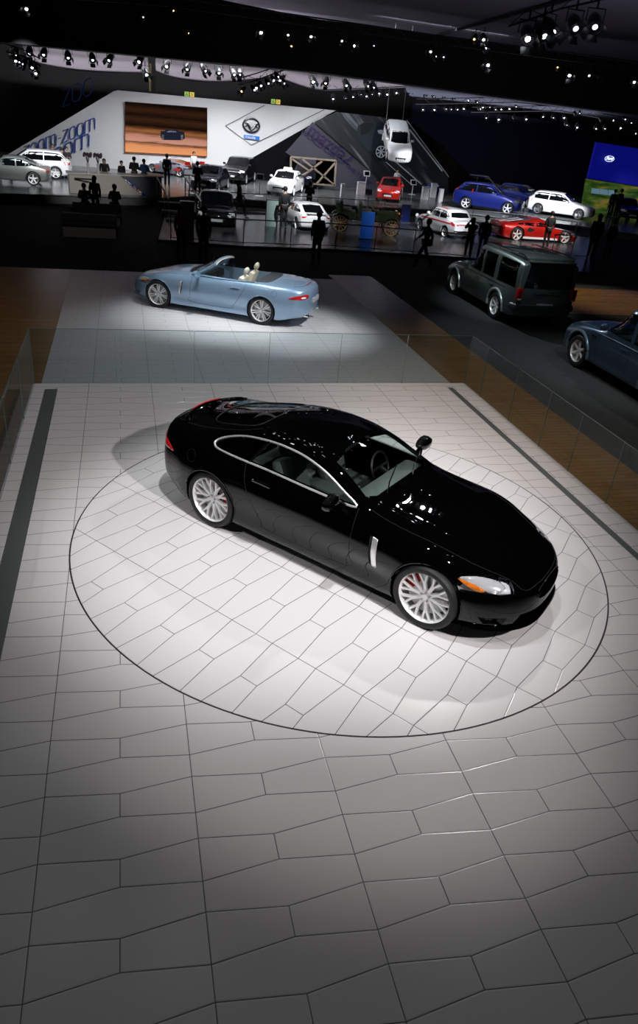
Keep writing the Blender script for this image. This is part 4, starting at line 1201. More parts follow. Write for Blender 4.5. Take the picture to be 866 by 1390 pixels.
    # windows
    if not conv:
        for s_ in (1, -1):
            pan = obj('side_window', skin.patch(grow(smooth_poly(U(DLO), 3), .03), 'Y', s_, -.012, .06), glass, root, smooth='all')
            b = BM(); L_ = skin.line(smooth_poly(U(DLO), 4), 'Y', s_, .001, .04, True); tube(b, L_, .012, 8, True)
            o = obj('window_surround', b, TRIMBR, root, smooth=True); o['label'] = 'bright chrome window surround'
            b = BM(); L_ = skin.line([(-2.29, .955), (-2.16, 1.19)], 'Y', s_, -.004, .05); tube(b, L_, .016, 6); obj('window_divider', b, BLACKG, root, smooth=True)
        b = skin.patch(grow(ws, .03), 'Z', 1, -.010, .07); obj('windshield', b, glass, root, smooth='all')
        b = skin.patch(grow(rg, .03), 'Z', 1, -.008, .07); obj('rear_window', b, glass, root, smooth='all')
        b = BM(); tube(b, skin.line(rg, 'Z', 1, 0, .05, True), .006, 6, True); obj('rear_window_seal', b, DARKPL, root, smooth=True)
    else:
        # windscreen frame and raked screen
        W = []
        for t in np.linspace(-1, 1, 15):
            base = Vector((-.74 - .22 * abs(t) ** 2.4, t * .70, .975 - .045 * abs(t) ** 3)); topv = Vector((-1.36 - .04 * abs(t) ** 2, t * .585, 1.285 - .05 * abs(t) ** 2.5)); W.append((base, topv))
        b = BM(); n = 6; g = [[b.verts.new(a.lerp(c_, k / n) + Vector((.0, 0, .02 * math.sin(PI * k / n)))) for k in range(n + 1)] for a, c_ in W]
        for i in range(14):
            for k in range(n): b.faces.new((g[i][k], g[i + 1][k], g[i + 1][k + 1], g[i][k + 1]))
        obj('windshield', b, glass, root, smooth='all')
        b = BM(); A = W[0]; B_ = W[-1]
        path = [A[0].lerp(A[1], k / 5) for k in range(5)] + [w_[1] for w_ in W] + [B_[0].lerp(B_[1], k / 5) for k in range(4, -1, -1)]
        tube(b, path, .026, 8, flat=(1.25, .8)); obj('windshield_frame', b, paint, root, smooth=True)
        b = BM(); tube(b, [w_[1] + Vector((-.03, 0, -.02)) for w_ in W], .024, 8, flat=(1.2, .6)); obj('header_trim', b, CREAM, root, smooth=True)
        # folded soft top cover and cowl
        b = skin.patch(smooth_poly([(-u, y) for u, y in [(2.50, -.58), (2.56, -.66), (2.80, -.60), (2.86, -.3), (2.88, 0), (2.86, .3), (2.80, .60), (2.56, .66), (2.50, .58), (2.50, 0)]], 2), 'Z', 1, .012, .06, .02); obj('soft_top_cover', b, mat('soft_top', (.035, .04, .045), .6), root, smooth='all')
        # side glass left up on the doors, quarter height
        for s_ in (1, -1):
            G_ = [(.98, .93), (1.12, 1.0), (1.28, 1.09), (1.40, 1.13), (1.42, .935)]
            b = BM(); vs = [b.verts.new((-u, s_ * (.795 - .25 * (z - .93)), z)) for u, z in G_]; b.faces.new(vs); obj('quarter_glass', b, glass, root)
            b = BM(); tube(b, skin.line([(-1.0, .0), (-1.0, 0)][0:0] or [(-1.02, s_ * .745), (-1.6, s_ * .76), (-2.2, s_ * .755), (-2.5, s_ * .72)], 'Z', 1, .004, .05), .009, 6); obj('belt_trim', b, DARKPL, root, smooth=True)
        b = BM(); L_ = [w_[0] + Vector((.05, 0, -.012)) for w_ in W]; tube(b, L_, .03, 8, flat=(2.4, .5)); obj('cowl', b, DARKPL, root, smooth=True)
    # wipers
    b = BM()
    for y0 in (.12, -.42):
        P = [skin.cast(-(.78 if conv else .775), y0, 'Z')[0] + Vector((0, 0, .02))] + [skin.cast(-(.80 + .05 * k), y0 + .16 * k, 'Z')[0] + Vector((0, 0, .016 if not conv else .03)) for k in range(1, 4)]
        tube(b, P, .007, 5)
    obj('wiper', b, BLACKG, root, smooth=True)
    # interior
    b = BM(); box(b, (-.98, -.70, .62), (-.86, .70, .88), .04); box(b, (-1.15, -.70, .70), (-.9, .70, .90), .05)
    box(b, (-2.0, -.11, .34), (-.95, .11, .56), .03); obj('dashboard', b, CHARCOAL if not conv else DARKPL, root, smooth=True)
    b = BM(); lathe(b, [(.175, -.014), (.19, 0), (.175, .014), (.162, 0)], 28, 'X', Matrix.Translation((-1.30, .36, .84)) @ Matrix.Rotation(-.38, 4, 'Y'), closed=True)
    tube(b, [(-1.15, .36, .78), (-1.29, .36, .835)], .03, 8); box(b, (-1.31, .20, .825), (-1.29, .52, .855)); obj('steering_wheel', b, DARKPL, root, smooth=True)
    for s_ in (1, -1):
        st = BM(); y = .37 * s_
        box(st, (-1.95, y - .24, .36), (-1.45, y + .24, .54), .05)
        M = Matrix.Translation((-1.93, y, .50)) @ Matrix.Rotation(-.34, 4, 'Y')
        box(st, (-.07, -.235, 0), (.07, .235, .53 if conv else .50), .05, M=M)
        se = obj('seat', st, leather, root, smooth=True)
        st = BM(); ball(st, (0, 0, .67 if conv else .56), .10, 14, (.62, 1.15, .95)); xf(st, st.verts[:], M)
        tube(st, [M @ Vector((0, -.05, .44)), M @ Vector((0, -.05, .58))], .008, 6); tube(st, [M @ Vector((0, .05, .44)), M @ Vector((0, .05, .58))], .008, 6)
        obj('headrest', st, leather, se, smooth=True)
    b = BM(); box(b, (-2.50, -.62, .40), (-2.30, .62, .88 if conv else .84), .06); box(b, (-2.40, -.60, .36), (-2.08, .60, .52), .05)
    obj('rear_seat', b, leather, root, smooth=True)
    b = BM(); box(b, (-3.0, -.60, .33), (-.95, .60, .345)); obj('cabin_floor', b, DARKPL, root)
    # wheels
    if wheel_style == 'y':
        f = make_wheel(.343, .265, .268, 'y', SILVER, caliper=.55); r = make_wheel(.343, .285, .268, 'y', SILVER, caliper=2.75)
    else:
        f = make_wheel(.338, .25, .258, 'twin', SILVER, spokes=7, caliper=None); r = dup(f)
    put_wheels(root, [(f, 0, .77, .343), (r, -WB, .782, .343)])
    # place: root origin is the point on the ground between the front wheels
    root.location = loc; root.rotation_euler = (0, 0, heading); root.scale = (scale,) * 3
    return root, skin


PBLACK = mat('black_paint', (.0008, .0008, .0010), .6, 0, coat=1, coat_rough=.012, spec=.0)
PBLUE = mat('ice_blue_paint', (.31, .45, .62), .33, .45, coat=1, coat_rough=.03)
fw, rw = gp(566, 851), gp(285, 713)
hv = (fw - rw); hd = math.atan2(hv.y, hv.x); hn = hv.normalized(); left = Vector((-hn.y, hn.x, 0))
mid = (fw + rw) / 2
coupe, _ = gt_car('coupe', 'glossy black two door coupe with silver multi-spoke wheels on the round turntable', PBLACK, mid + hn * WB / 2 + left * .90, hd, False, 1.0, 'y', CHARCOAL)
fw, rw = gp(214, 418, LOW), gp(353, 441, LOW)
hv = (fw - rw); hd = math.atan2(hv.y, hv.x); hn = hv.normalized(); left = Vector((-hn.y, hn.x, 0)); mid = (fw + rw) / 2
conv, _ = gt_car('convertible', 'pale blue open convertible with cream headrests on the far paving behind the glass railing', PBLUE, mid + hn * WB / 2 - left * .90, hd, True, 1.0, 'twin', CREAM)

# ---------------------------------------------------------------- every other car: a shell from a few measures
def gen_spec(L, W, H, wb, fo, hood, cowl, roof0, roof1, tail, belt, deck=None, nose=.55, bow=(.35, .15), rn=.16, rt=.12, tumble=.16, clear=.20, boxy=0.0, n=3.4, rake=(.05, .0), hoodlead=None):
    """fo front overhang; hood height at the cowl; cowl, roof0, roof1, tail = u of windscreen foot, roof front, roof rear, rear screen foot."""
    u0, u1 = -fo, L - fo; hw = W / 2; dk = deck or belt
    hl = hoodlead or (hood - .17)
    end = dk - .06
    top = [(u0, hl - .06), (u0 + .12, hl), (u0 + .45, hl + (hood - hl) * .5), (cowl - .12, hood), (cowl, hood + .02)]
    for t in (.25, .5, .75): top.append((cowl + (roof0 - cowl) * t, hood + .02 + (H - .045 - hood) * (t ** .92)))
    top += [(roof0, H - .025), ((roof0 * .6 + roof1 * .4), H), ((roof0 * .3 + roof1 * .7), H - .01), (roof1, H - .045)]
    if tail < u1 - .05:
        for t in (.33, .66): top.append((roof1 + (tail - roof1) * t, H - .045 - (H - .045 - dk) * t))
        top += [(tail, dk + .01)]
        if tail < u1 - .35: top += [(u1 - .12, dk - .01)]
        top += [(u1, dk - .05)]
    else:
        top += [(u1, H - .10)]
    rb = belt + .03
    rail = [(u0, hl - .08), (u0 + .12, hl - .02), (u0 + .45, hl + (hood - hl) * .5 - .02), (cowl - .05, hood - .03)]
    for t in (.3, .6): rail.append((cowl + (roof0 - cowl) * t + .08, hood + (H - .09 - hood) * t))
    rail += [(roof0 + .1, H - .085), ((roof0 + roof1) / 2, H - .065), (roof1, H - .10)]
    if tail < u1 - .05:
        for t in (.4, .8): rail.append((roof1 + (tail - roof1) * t, H - .10 - (H - .10 - dk) * t))
        rail += [(tail + .05, dk - .015), (u1, dk - .08)] if tail + .06 < u1 else [(u1, dk - .08)]
    else:
        rail += [(u1, H - .15)]
    ry = hw - tumble - .06
    Y6 = [(u0, hw * .55), (0, hw * .68), (cowl - .1, hw * .74), (cowl + .25, hw * .74), (roof0 + .2, ry), (roof1, ry - .01), (u1, ry if tail > u1 - .3 else hw * .68)]
    Y5 = [(u0, hw - .22), (0, hw - .09), (cowl, hw - .07), (roof1, hw - .06), (u1, hw - .12)]
    Y4 = [(u0, hw - .10), (-.1, hw - .005), (wb * .5, hw - .015), (wb, hw), (u1, hw - .07)]
    Y3 = [(u0, hw - .09), (-.1, hw - .01), (wb * .5, hw - .03), (wb, hw - .01), (u1, hw - .07)]
    Y2 = [(u0, hw - .13), (-.1, hw - .04), (wb, hw - .05), (u1, hw - .12)]
    Y1 = [(u0, hw - .3), (0, hw - .14), (wb, hw - .14), (u1, hw - .25)]
    Z5 = [(u0, hl - .10), (u0 + .3, hl - .03), (0, hood - .10), (cowl, belt - .035), (roof0, belt - .01), (roof1, belt + .01), (tail, min(belt, dk) - .0), (u1, dk - .12 if tail < u1 - .05 else belt - .02)]
    Z5 = [p for i, p in enumerate(Z5) if i == 0 or p[0] > Z5[i - 1][0] + .02]
    zm = clear + (belt - clear) * .62
    t8, t6 = table(top), table(rail)
    us = np.arange(u0, u1 + .1, .1)
    Z7 = [(float(u), float(t8(u)) - .2 * (float(t8(u)) - float(t6(u))) - .003) for u in us]
    return dict(Y=[0.0, Y1, Y2, Y3, Y4, Y5, Y6, [(u0, hw * .3), (u1, hw * .38)], 0.0],
                Z=[[(u0, clear + .03), (u0 + .3, clear), (u1 - .4, clear), (u1, clear + .08)]] * 2 + [[(u0, clear + .06), (u0 + .3, clear + .03), (u1 - .4, clear + .03), (u1, clear + .11)], [(u0, clear + .17), (u1, clear + .2)], [(u0, min(nose, hl - .17)), (0, zm), (u1, zm)], Z5, rail, Z7, top],
                u0=u0, u1=u1, rn=rn, rt=rt, n=n, zc=(clear + (hl - clear) * .5, clear + (dk - clear) * .55), bow=bow, wm=hw, bowp=2.5, bown=.9, bowt=.8, rake=rake, H=H, wbase=wb, hw=hw)


def gen_car(name, label, sp, paint, R=.32, rr=.23, windows=(), wscreen=None, rscreen=None, loc=(0, 0, 0), heading=0.0, scale=1.0, nu=54, nt=3, ra=None, spokes=5, rim=None, group=None,
            lamps=True, hl=None, tl=None, grille=None, cabin=None, extras=None, plate=True, cat='car', tw=.21, grille_mat=None, glass=None, seg=28, ws_hole=False, rs_hole=False, leather=None, roofbars=False, mirrors=True, end='auto', spoiler=None, lampmat=None):
    root = empty(name, (0, 0, 0), 0, label, cat, group)
    body = Body(sp, nu=nu, nt=nt); skin = Skin(body.bm())
    me = bpy.data.meshes.new('b'); bb = body.bm(); bmesh.ops.recalc_face_normals(bb, faces=bb.faces[:]); bb.to_mesh(me); bb.free()
    wb, hw = sp['wbase'], sp['hw']; ra = ra or R * 1.13; cuts = []
    for x in (0, -wb):
        for s_ in (1, -1):
            c = BM(); lathe(c, [(ra, 0), (ra, .7)], 32); xf(c, c.verts[:], Matrix.Translation((x, (hw - .30) * s_, R + .01)) @ (Matrix.Identity(4) if s_ > 0 else Matrix.Rotation(PI, 4, 'Z'))); cuts.append(c)
    G = glass or DARKGLASS
    if cabin:
        cuts.append(body.cavity(cabin[0], cabin[1], cabin[2], gap=.05))
        for w_ in windows:
            for s_ in (1, -1):
                c = BM(); prism(c, U(w_), .3 * s_, 1.4 * s_); cuts.append(c)

    def sym(P): return [(-u, y) for u, y in P] + [(-u, -y) for u, y in P[::-1]]
    if cabin and ws_hole:
        c = BM(); prism(c, sym(wscreen), ws_hole, 2.6, 'Z'); cuts.append(c)
    if cabin and rs_hole and rscreen and rscreen[0] == 'X':
        c = BM(); prism(c, [(y, z) for y, z in rscreen[1]] + [(-y, z) for y, z in rscreen[1][::-1]], -(sp['u1'] + .5), -(sp['u1'] - .6), 'X'); cuts.append(c)
    me = boolean(me, cuts); skin.fix_normals(me); me.materials.clear(); me.materials.append(paint)
    bo = bpy.data.objects.new('body', me); COL.objects.link(bo); bo.parent = root
    off = -.010 if cabin else .003
    for w_ in windows:
        for s_ in (1, -1):
            P = grow(U(w_), .02) if cabin else U(w_)
            obj('side_window', skin.patch(P, 'Y', s_, off, .12), G, root, smooth='all')
    if wscreen: obj('windshield', skin.patch(sym(wscreen), 'Z', 1, .003 if not ws_hole else -.008, .12), G if (ws_hole or not cabin) else DARKGLASS, root, smooth='all')
    if rscreen:
        if rscreen[0] == 'Z': obj('rear_window', skin.patch(sym(rscreen[1]), 'Z', 1, .003, .12), DARKGLASS, root, smooth='all')
        else: obj('rear_window', skin.patch([(y, z) for y, z in rscreen[1]] + [(-y, z) for y, z in rscreen[1][::-1]], 'X', -1, -.008 if rs_hole else .004, .12), G if rs_hole else DARKGLASS, root, smooth='all')
    if hl:
        for s_ in (1, -1): obj('headlamp', skin.patch([(s_ * y, z) for y, z in hl], 'X', 1, .006, .08), lampmat or LAMPWH, root, smooth='all')
    if tl:
        for s_ in (1, -1): obj('tail_lamp', skin.patch([(s_ * y, z) for y, z in tl], 'X', -1, .006, .08), LAMPRED, root, smooth='all')
    if grille: obj('grille', skin.patch([(y, z) for y, z in grille] + [(-y, z) for y, z in grille[::-1]], 'X', 1, .005, .1), grille_mat or DARKPL, root, smooth='all')
    if plate:
        ends = {'front': [1], 'rear': [-1], 'auto': [-1], 'both': [1, -1]}[end]
        for e in ends:
            zc_ = sp['zc'][0 if e > 0 else 1] - .05; x = skin.cast(0, zc_, 'X', e)[0].x; b = BM(); box(b, (x - .01, -.25, zc_ - .055), (x + .015, .25, zc_ + .055)) if e > 0 else box(b, (x - .015, -.25, zc_ - .055), (x + .01, .25, zc_ + .055)); obj('number_plate', b, mat('plate_white', (.6, .6, .6), .5), root)
    if mirrors and windows:
        u_, z_ = min(windows[0], key=lambda p: p[0])
        for s_ in (1, -1):
            y_ = abs(skin.cast(-u_ - .12, z_ + .03, 'Y', s_)[0].y); b = BM(); ball(b, (-u_ - .10, s_ * (y_ + .13), z_ + .08), .10, 10, (.6, 1.15, .8)); tube(b, [(-u_ - .12, s_ * (y_ + .1), z_ + .03), (-u_ - .14, s_ * (y_ - .05), z_)], .025, 5)
            obj('door_mirror', b, paint, root, smooth=True)
    if spoiler:
        u_, z_, wd = spoiler; b = BM(); box(b, (-u_ - .14, -wd, z_), (-u_ + .06, wd, z_ + .03), .01); obj('spoiler', b, paint, root)
    w_ = make_wheel(R, tw, rr, 'plain', rim or SILVERD, seg=seg, spokes=spokes, disc=False)
    put_wheels(root, [(w_, 0, hw - tw / 2 - .02, R)] + [(dup(w_), -wb, hw - tw / 2 - .02, R)])
    if extras: extras(root, skin, paint)
    root.location = loc; root.rotation_euler = (0, 0, heading); root.scale = (scale,) * 3
    return root, skin


# ---- the grey box-shaped off-roader and the blue one behind it
def suv_extras(trim, arch, rear=True):
    def f(root, skin, paint):
        wb = skin_wb[0]; R = .385
        for x in (0, -wb):
            for s_ in (1, -1):
                pts = [(x + (R * 1.17) * math.cos(a), R + .01 + (R * 1.17) * math.sin(a)) for a in np.linspace(-.15, PI + .15, 22)]
                b = BM(); tube(b, skin.line(pts, 'Y', s_, .002, .06), .036, 8, flat=(1, 1)); o = obj('wheel_arch', b, arch, root, smooth=True)
        for s_ in (1, -1):
            b = BM(); tube(b, skin.line(U([(.55, .98), (1.5, .985), (2.6, .99), (3.3, .995)]), 'Y', s_, .004, .08), .012, 6); obj('belt_trim', b, trim, root, smooth=True)
            for u_ in (1.62, 2.58):
                L_ = skin.line(U([(u_ - .14, .90), (u_ + .06, .905)]), 'Y', s_, .03, .08); b = BM(); tube(b, L_, .014, 6); obj('door_handle', b, paint, root, smooth=True)
            for P in ([(.72, .32), (.66, .7), (.70, .97)], [(1.76, .30), (1.78, .97)], [(2.35, .55), (2.52, .80), (2.66, .97)]):
                b = BM(); tube(b, skin.line(U(P), 'Y', s_, 0, .05), .004, 5); obj('shut_line', b, BLACKMAT, root)
    return f


skin_wb = [2.885]
SUVG = thin_glass('suv_glass', (.30, .38, .37), .03)
PGREY = mat('gunmetal_paint', (.13, .16, .155), .30, .6, coat=1)
ARCHG = mat('arch_silver', (.50, .55, .54), .30, .5, coat=.6)
spd = gen_spec(4.85, 1.92, 1.86, 2.885, .88, 1.08, .62, 1.28, 3.72, 3.97, 1.04, deck=1.06, nose=.70, bow=(.16, .05), rn=.10, rt=.05, tumble=.09, clear=.28, n=5, rake=(.02, 0))


def disco_extras(root, skin, paint):
    suv_extras(CHROME, ARCHG)(root, skin, paint)
    # stepped roof over the rear seats, rails, tailgate lines, bumper and lamps
    b = BM(); box(b, (-3.85, -.70, 1.82), (-2.15, .70, 1.90), .03); obj('raised_roof', b, paint, root, smooth=True)
    for s_ in (1, -1):
        b = BM(); tube(b, [(-1.4, s_ * .74, 1.86), (-1.6, s_ * .745, 1.90), (-3.6, s_ * .745, 1.93), (-3.75, s_ * .745, 1.89)], .016, 6); obj('roof_rail', b, BLACKG, root, smooth=True)
        b = BM(); box(b, (-3.985, s_ * .83 - .085, .80), (-3.90, s_ * .83 + .085, 1.12), .015); t = obj('tail_lamp', b, LAMPRED, root, smooth=True); t['label'] = 'tall red tail lamp cluster'
        b = BM()
        for z in (.90, 1.02): lathe(b, [(.05, 0), (.055, -.006), (.02, -.012), (0, -.012)], 16, 'X', Matrix.Translation((-3.987, s_ * .83, z)))
        obj('lamp_ring', b, mat('lamp_red_dark', (.25, .005, .005), .2), t, smooth=True)
        b = BM(); box(b, (-3.992, s_ * .83 - .06, .805), (-3.984, s_ * .83 + .06, .85)); obj('reverse_lamp', b, LAMPWH, t)
    b = BM(); tube(b, [(-3.72, -.93, .60), (-3.96, -.88, .60), (-4.0, 0, .60), (-3.96, .88, .60), (-3.72, .93, .60)], .055, 8, flat=(.8, 1.5)); o = obj('rear_bumper', b, paint, root, smooth=True)
    b = BM(); tube(b, [(-3.86, -.88, .665), (-4.03, -.80, .665), (-4.06, 0, .665), (-4.03, .80, .665), (-3.86, .88, .665)], .018, 6, flat=(1.6, .8)); obj('bumper_step', b, CHROME, o, smooth=True)
    b = BM(); box(b, (-4.0, -.42, .98), (-3.97, .42, 1.02), .008); obj('tailgate_handle', b, CHROME, root)
    b = BM(); tube(b, [(-3.985, -.70, 1.06), (-3.985, -.1, 1.06), (-3.985, .12, .90), (-3.985, .70, .90)], .005, 5); obj('tailgate_seam', b, BLACKMAT, root)
    b = BM(); box(b, (-4.0, -.70, 1.80), (-3.78, .70, 1.84), .012); o = obj('spoiler', b, paint, root, smooth=True)
    b = BM(); tube(b, [(-4.005, -.35, 1.60), (-4.01, 0, 1.16)][0:0] or [(-3.99, .02, 1.15), (-3.985, -.38, 1.22)], .01, 5); obj('wiper', b, BLACKG, root)
    for s_ in (1, -1):
        b = BM(); box(b, (-2.0, s_ * .38 - .25, .5), (-1.5, s_ * .38 + .25, .75), .05); M = Matrix.Translation((-1.98, s_ * .38, .72)) @ Matrix.Rotation(-.2, 4, 'Y'); box(b, (-.07, -.23, 0), (.07, .23, .58), .05, M=M); box(b, (-.05, -.13, .6), (.05, .13, .8), .05, M=M)
        obj('seat', b, CHARCOAL, root, smooth=True)


DISCO_W = [[(.70, 1.07), (1.18, 1.68), (1.64, 1.70), (1.64, 1.06)], [(1.74, 1.06), (1.74, 1.70), (2.46, 1.70), (2.46, 1.06)], [(2.66, 1.06), (2.66, 1.72), (3.68, 1.72), (3.76, 1.08)]]
fw, rw = gp(609.5, 397, LOW), gp(672, 434, LOW)
ctr = (fw + rw) / 2
gen_car('off_road_car', 'grey boxy off-road car with tall red tail lamps parked on the dark carpet', spd, PGREY, R=.375, rr=.25, windows=DISCO_W,
        wscreen=[(.60, 0), (.62, .5), (.70, .72), (1.20, .68), (1.22, 0)], rscreen=('X', [(0, 1.73), (.66, 1.71), (.74, 1.12), (.12, 1.12), (0, 1.12)]), ra=.43, spokes=7, rim=SILVER, cabin=(.78, 3.70, .5), glass=SUVG,
        loc=(ctr.x + .90, ctr.y + 1.42, LOW), heading=PI / 2, scale=.985, nu=110, nt=5, tw=.26, seg=40, ws_hole=False, extras=disco_extras, plate=True, end='rear')

PNAVY = mat('steel_blue_paint', (.035, .07, .12), .32, .4, coat=1)
ARCHB = mat('arch_blue', (.17, .25, .33), .35, .4, coat=.6)
spr = gen_spec(4.79, 1.92, 1.78, 2.745, .90, 1.06, .55, 1.30, 3.35, 3.80, 1.06, deck=1.10, nose=.70, bow=(.20, .10), rn=.12, rt=.10, tumble=.12, clear=.27, n=4.5, rake=(.03, 0))


def rrs_extras(root, skin, paint):
    skin_wb[0] = 2.745; suv_extras(mat('trim_light', (.6, .65, .7), .3, .8), ARCHB)(root, skin, paint); skin_wb[0] = 2.885
    for s_ in (1, -1):
        b = BM(); tube(b, skin.line([(.70, s_ * .66), (.2, s_ * .70), (-.45, s_ * .70)], 'Z', 1, .002, .06), .012, 6); obj('bonnet_edge', b, paint, root, smooth=True)
        obj('side_vent', skin.patch(U([(.42, .82), (.42, .90), (.56, .90), (.56, .82)]), 'Y', s_, .006, .05), CHROME, root)
        b = BM(); M = Matrix.Translation((-1.98, s_ * .38, .72)) @ Matrix.Rotation(-.25, 4, 'Y'); box(b, (-2.0, s_ * .38 - .25, .5), (-1.5, s_ * .38 + .25, .75), .05); box(b, (-.07, -.23, 0), (.07, .23, .56), .05, M=M); box(b, (-.05, -.13, .58), (.05, .13, .76), .05, M=M)
        obj('seat', b, CHARCOAL, root, smooth=True)
    b = BM(); lathe(b, [(.175, -.014), (.19, 0), (.175, .014), (.162, 0)], 24, 'X', Matrix.Translation((-1.25, .38, 1.0)) @ Matrix.Rotation(-.4, 4, 'Y'), closed=True); obj('steering_wheel', b, DARKPL, root, smooth=True)
    b = BM(); box(b, (-1.05, -.72, .8), (-.75, .72, 1.0), .04); obj('dashboard', b, CHARCOAL, root, smooth=True)


RRS_W = [[(.66, 1.09), (1.14, 1.56), (1.30, 1.62), (1.62, 1.64), (1.64, 1.08)], [(1.74, 1.08), (1.74, 1.64), (2.50, 1.62), (2.56, 1.09)], [(2.66, 1.09), (2.62, 1.61), (3.2, 1.58), (3.38, 1.14)]]
fr = gp(776, 497, LOW)
gen_car('off_road_car', 'dark blue off-road car cut by the frame edge, nose towards the grey one', spr, PNAVY, R=.375, rr=.25, windows=RRS_W,
        wscreen=[(.50, 0), (.54, .5), (.66, .74), (1.24, .66), (1.28, 0)], hl=[(.52, .82), (.78, .82), (.80, .66), (.56, .66)], grille=[(0, .90), (.45, .88), (.48, .66), (0, .64)], ra=.43, spokes=6, rim=SILVER, cabin=(.74, 3.1, .5), glass=SUVG,
        loc=(fr.x + .95, fr.y, LOW), heading=PI / 2, scale=1.0, nu=110, nt=5, tw=.26, seg=40, ws_hole=1.02, extras=rrs_extras, plate=False)

# ---------------------------------------------------------------- cars on the neighbouring stands
def auto_parts(sp, cowl, roof0, roof1, tail, belt, H, W, split=None, quarter=False):
    """Outlines of the side windows and screens that follow the roof curve."""
    t6 = table(sp['Z'][6]); hw = W / 2
    a, c = cowl + .22, min(tail - .05, roof1 + (tail - roof1) * .75)
    f = lambda u: float(t6(u)) - .045
    us = list(np.linspace(a + .1, c, 14)); top = [(u, max(f(u), belt + .06)) for u in us]
    split = split or (a + c) / 2 + .1
    w1 = [(a, belt + .03)] + [p for p in top if p[0] < split - .03] + [(split - .03, f(split - .03)), (split - .03, belt + .03)]
    w2 = [(split + .03, belt + .03), (split + .03, f(split + .03))] + [p for p in top if p[0] > split + .05 and p[1] > belt + .09] + [(c + .03, belt + .06)]
    ws = [(cowl + .03, 0), (cowl + .06, hw * .4), (cowl + .16, hw * .72), (roof0 - .02, hw * .60), (roof0 - .05, 0)]
    return [w1, w2], ws


def quick(kind):
    K = dict(
        sedan=(4.7, 1.80, 1.44, 2.675, .95, .93, .55, 1.32, 2.55, 3.35, .93, 1.03), hatch=(3.9, 1.70, 1.48, 2.49, .75, .95, .32, 1.15, 2.75, 3.08, .95, 1.00),
        wagon=(4.42, 1.76, 1.47, 2.64, .90, .93, .42, 1.22, 2.95, 3.42, .93, 1.00), suv=(4.68, 1.87, 1.68, 2.75, .93, 1.07, .45, 1.28, 3.05, 3.62, 1.09, 1.14),
        coupe=(4.43, 1.77, 1.34, 2.70, .88, .82, .52, 1.32, 2.25, 3.10, .87, .94), saloon=(4.0, 1.60, 1.40, 2.40, .72, .90, .48, 1.02, 2.20, 2.62, .90, .93),
        super=(4.6, 1.95, 1.13, 2.70, 1.0, .68, .45, 1.15, 1.75, 3.0, .76, .88))[kind]
    L, W, H, wb, fo, hood, cowl, r0, r1, tail, belt, deck = K
    kw = dict(bow=(.35, .16), n=3.4)
    if kind == 'saloon': kw = dict(bow=(.10, .06), n=5, tumble=.12, nose=.55)
    if kind == 'super': kw = dict(bow=(.45, .12), n=3, clear=.13, hoodlead=.50, nose=.38)
    if kind in ('suv',): kw = dict(bow=(.28, .12), n=4, clear=.26)
    sp = gen_spec(L, W, H, wb, fo, hood, cowl, r0, r1, tail, belt, deck=deck, **kw)
    wins, ws = auto_parts(sp, cowl, r0, r1, tail, belt, H, W)
    return sp, wins, ws, K


def stand_car(name, kind, label, paint, fpx, rpx, side, z, scale=.9, heading=None, loc=None, R=.33, rr=.24, spokes=5, rim=None, end='auto', extras=None, spoiler=False, glass=None, lampmat=None, group=None):
    sp, wins, ws, K = quick(kind); L, W, H, wb, fo, hood, cowl, r0, r1, tail, belt, deck = K; hw = W / 2
    if loc is None:
        f, r = gp(*fpx, z), gp(*rpx, z); hv = (f - r); hv.z = 0; hn = hv.normalized(); left = Vector((-hn.y, hn.x, 0)); mid = (f + r) / 2
        loc = mid + hn * wb / 2 * scale - left * hw * .98 * scale * (1 if side == 'L' else -1); heading = math.atan2(hn.y, hn.x)
    hl0 = hood - .17
    hlp = [(hw * .50, hl0 - .06), (hw * .60, hl0 + .02), (hw * .88, hl0 - .01), (hw * .90, hl0 - .12), (hw * .62, hl0 - .15)]
    tlz = deck - .08 if kind != 'suv' else deck + .12
    tlp = [(hw * .60, tlz - .06), (hw * .62, tlz), (hw * .92, tlz), (hw * .94, tlz - .16), (hw * .72, tlz - .13)]
    rs = [(r1 + .08, 0), (r1 + .12, hw * .56), (tail - .04, hw * .60), (tail - .02, 0)] if tail - r1 > .5 else None
    rscr = ('Z', rs) if rs else ('X', [(0, H - .16), (hw * .60, H - .18), (hw * .68, deck + .10), (0, deck + .08)])
    gr = [(0, hl0 - .20), (hw * .42, hl0 - .21), (hw * .36, hl0 - .36), (0, hl0 - .38)]
    if kind == 'saloon': gr = [(0, hl0 - .03), (hw * .48, hl0 - .03), (hw * .48, hl0 - .20), (0, hl0 - .20)]
    return gen_car(name, label, sp, paint, R=R, rr=rr, windows=wins, wscreen=ws, rscreen=rscr, loc=loc, heading=heading, scale=scale, hl=hlp, tl=tlp, grille=gr, spokes=spokes, rim=rim or SILVER, end=end,
                   extras=extras, spoiler=(L - fo - .12, (deck if tail - r1 > .5 else H - .12) + .0, hw * .62) if spoiler else None, nu=44, nt=3, seg=24, glass=glass, lampmat=lampmat, group=group)


ZP = 0.0
P_SILV = mat('silver_paint', (.20, .22, .21), .35, .5, coat=1)
P_WHITE = mat('white_paint', (.78, .79, .82), .3, 0, coat=1)
P_DKBL = mat('midnight_paint', (.006, .008, .022), .6, 0, coat=1, spec=.1)
P_BLK = mat('piano_black_paint', (.003, .003, .004), .6, 0, coat=1, spec=.1)
P_RED = mat('red_paint', (.50, .012, .008), .3, .2, coat=1)
P_BLUE = mat('royal_blue_paint', (.012, .04, .42), .3, .3, coat=1)
P_BLUE2 = mat('deep_blue_paint', (.006, .014, .16), .4, .2, coat=1)

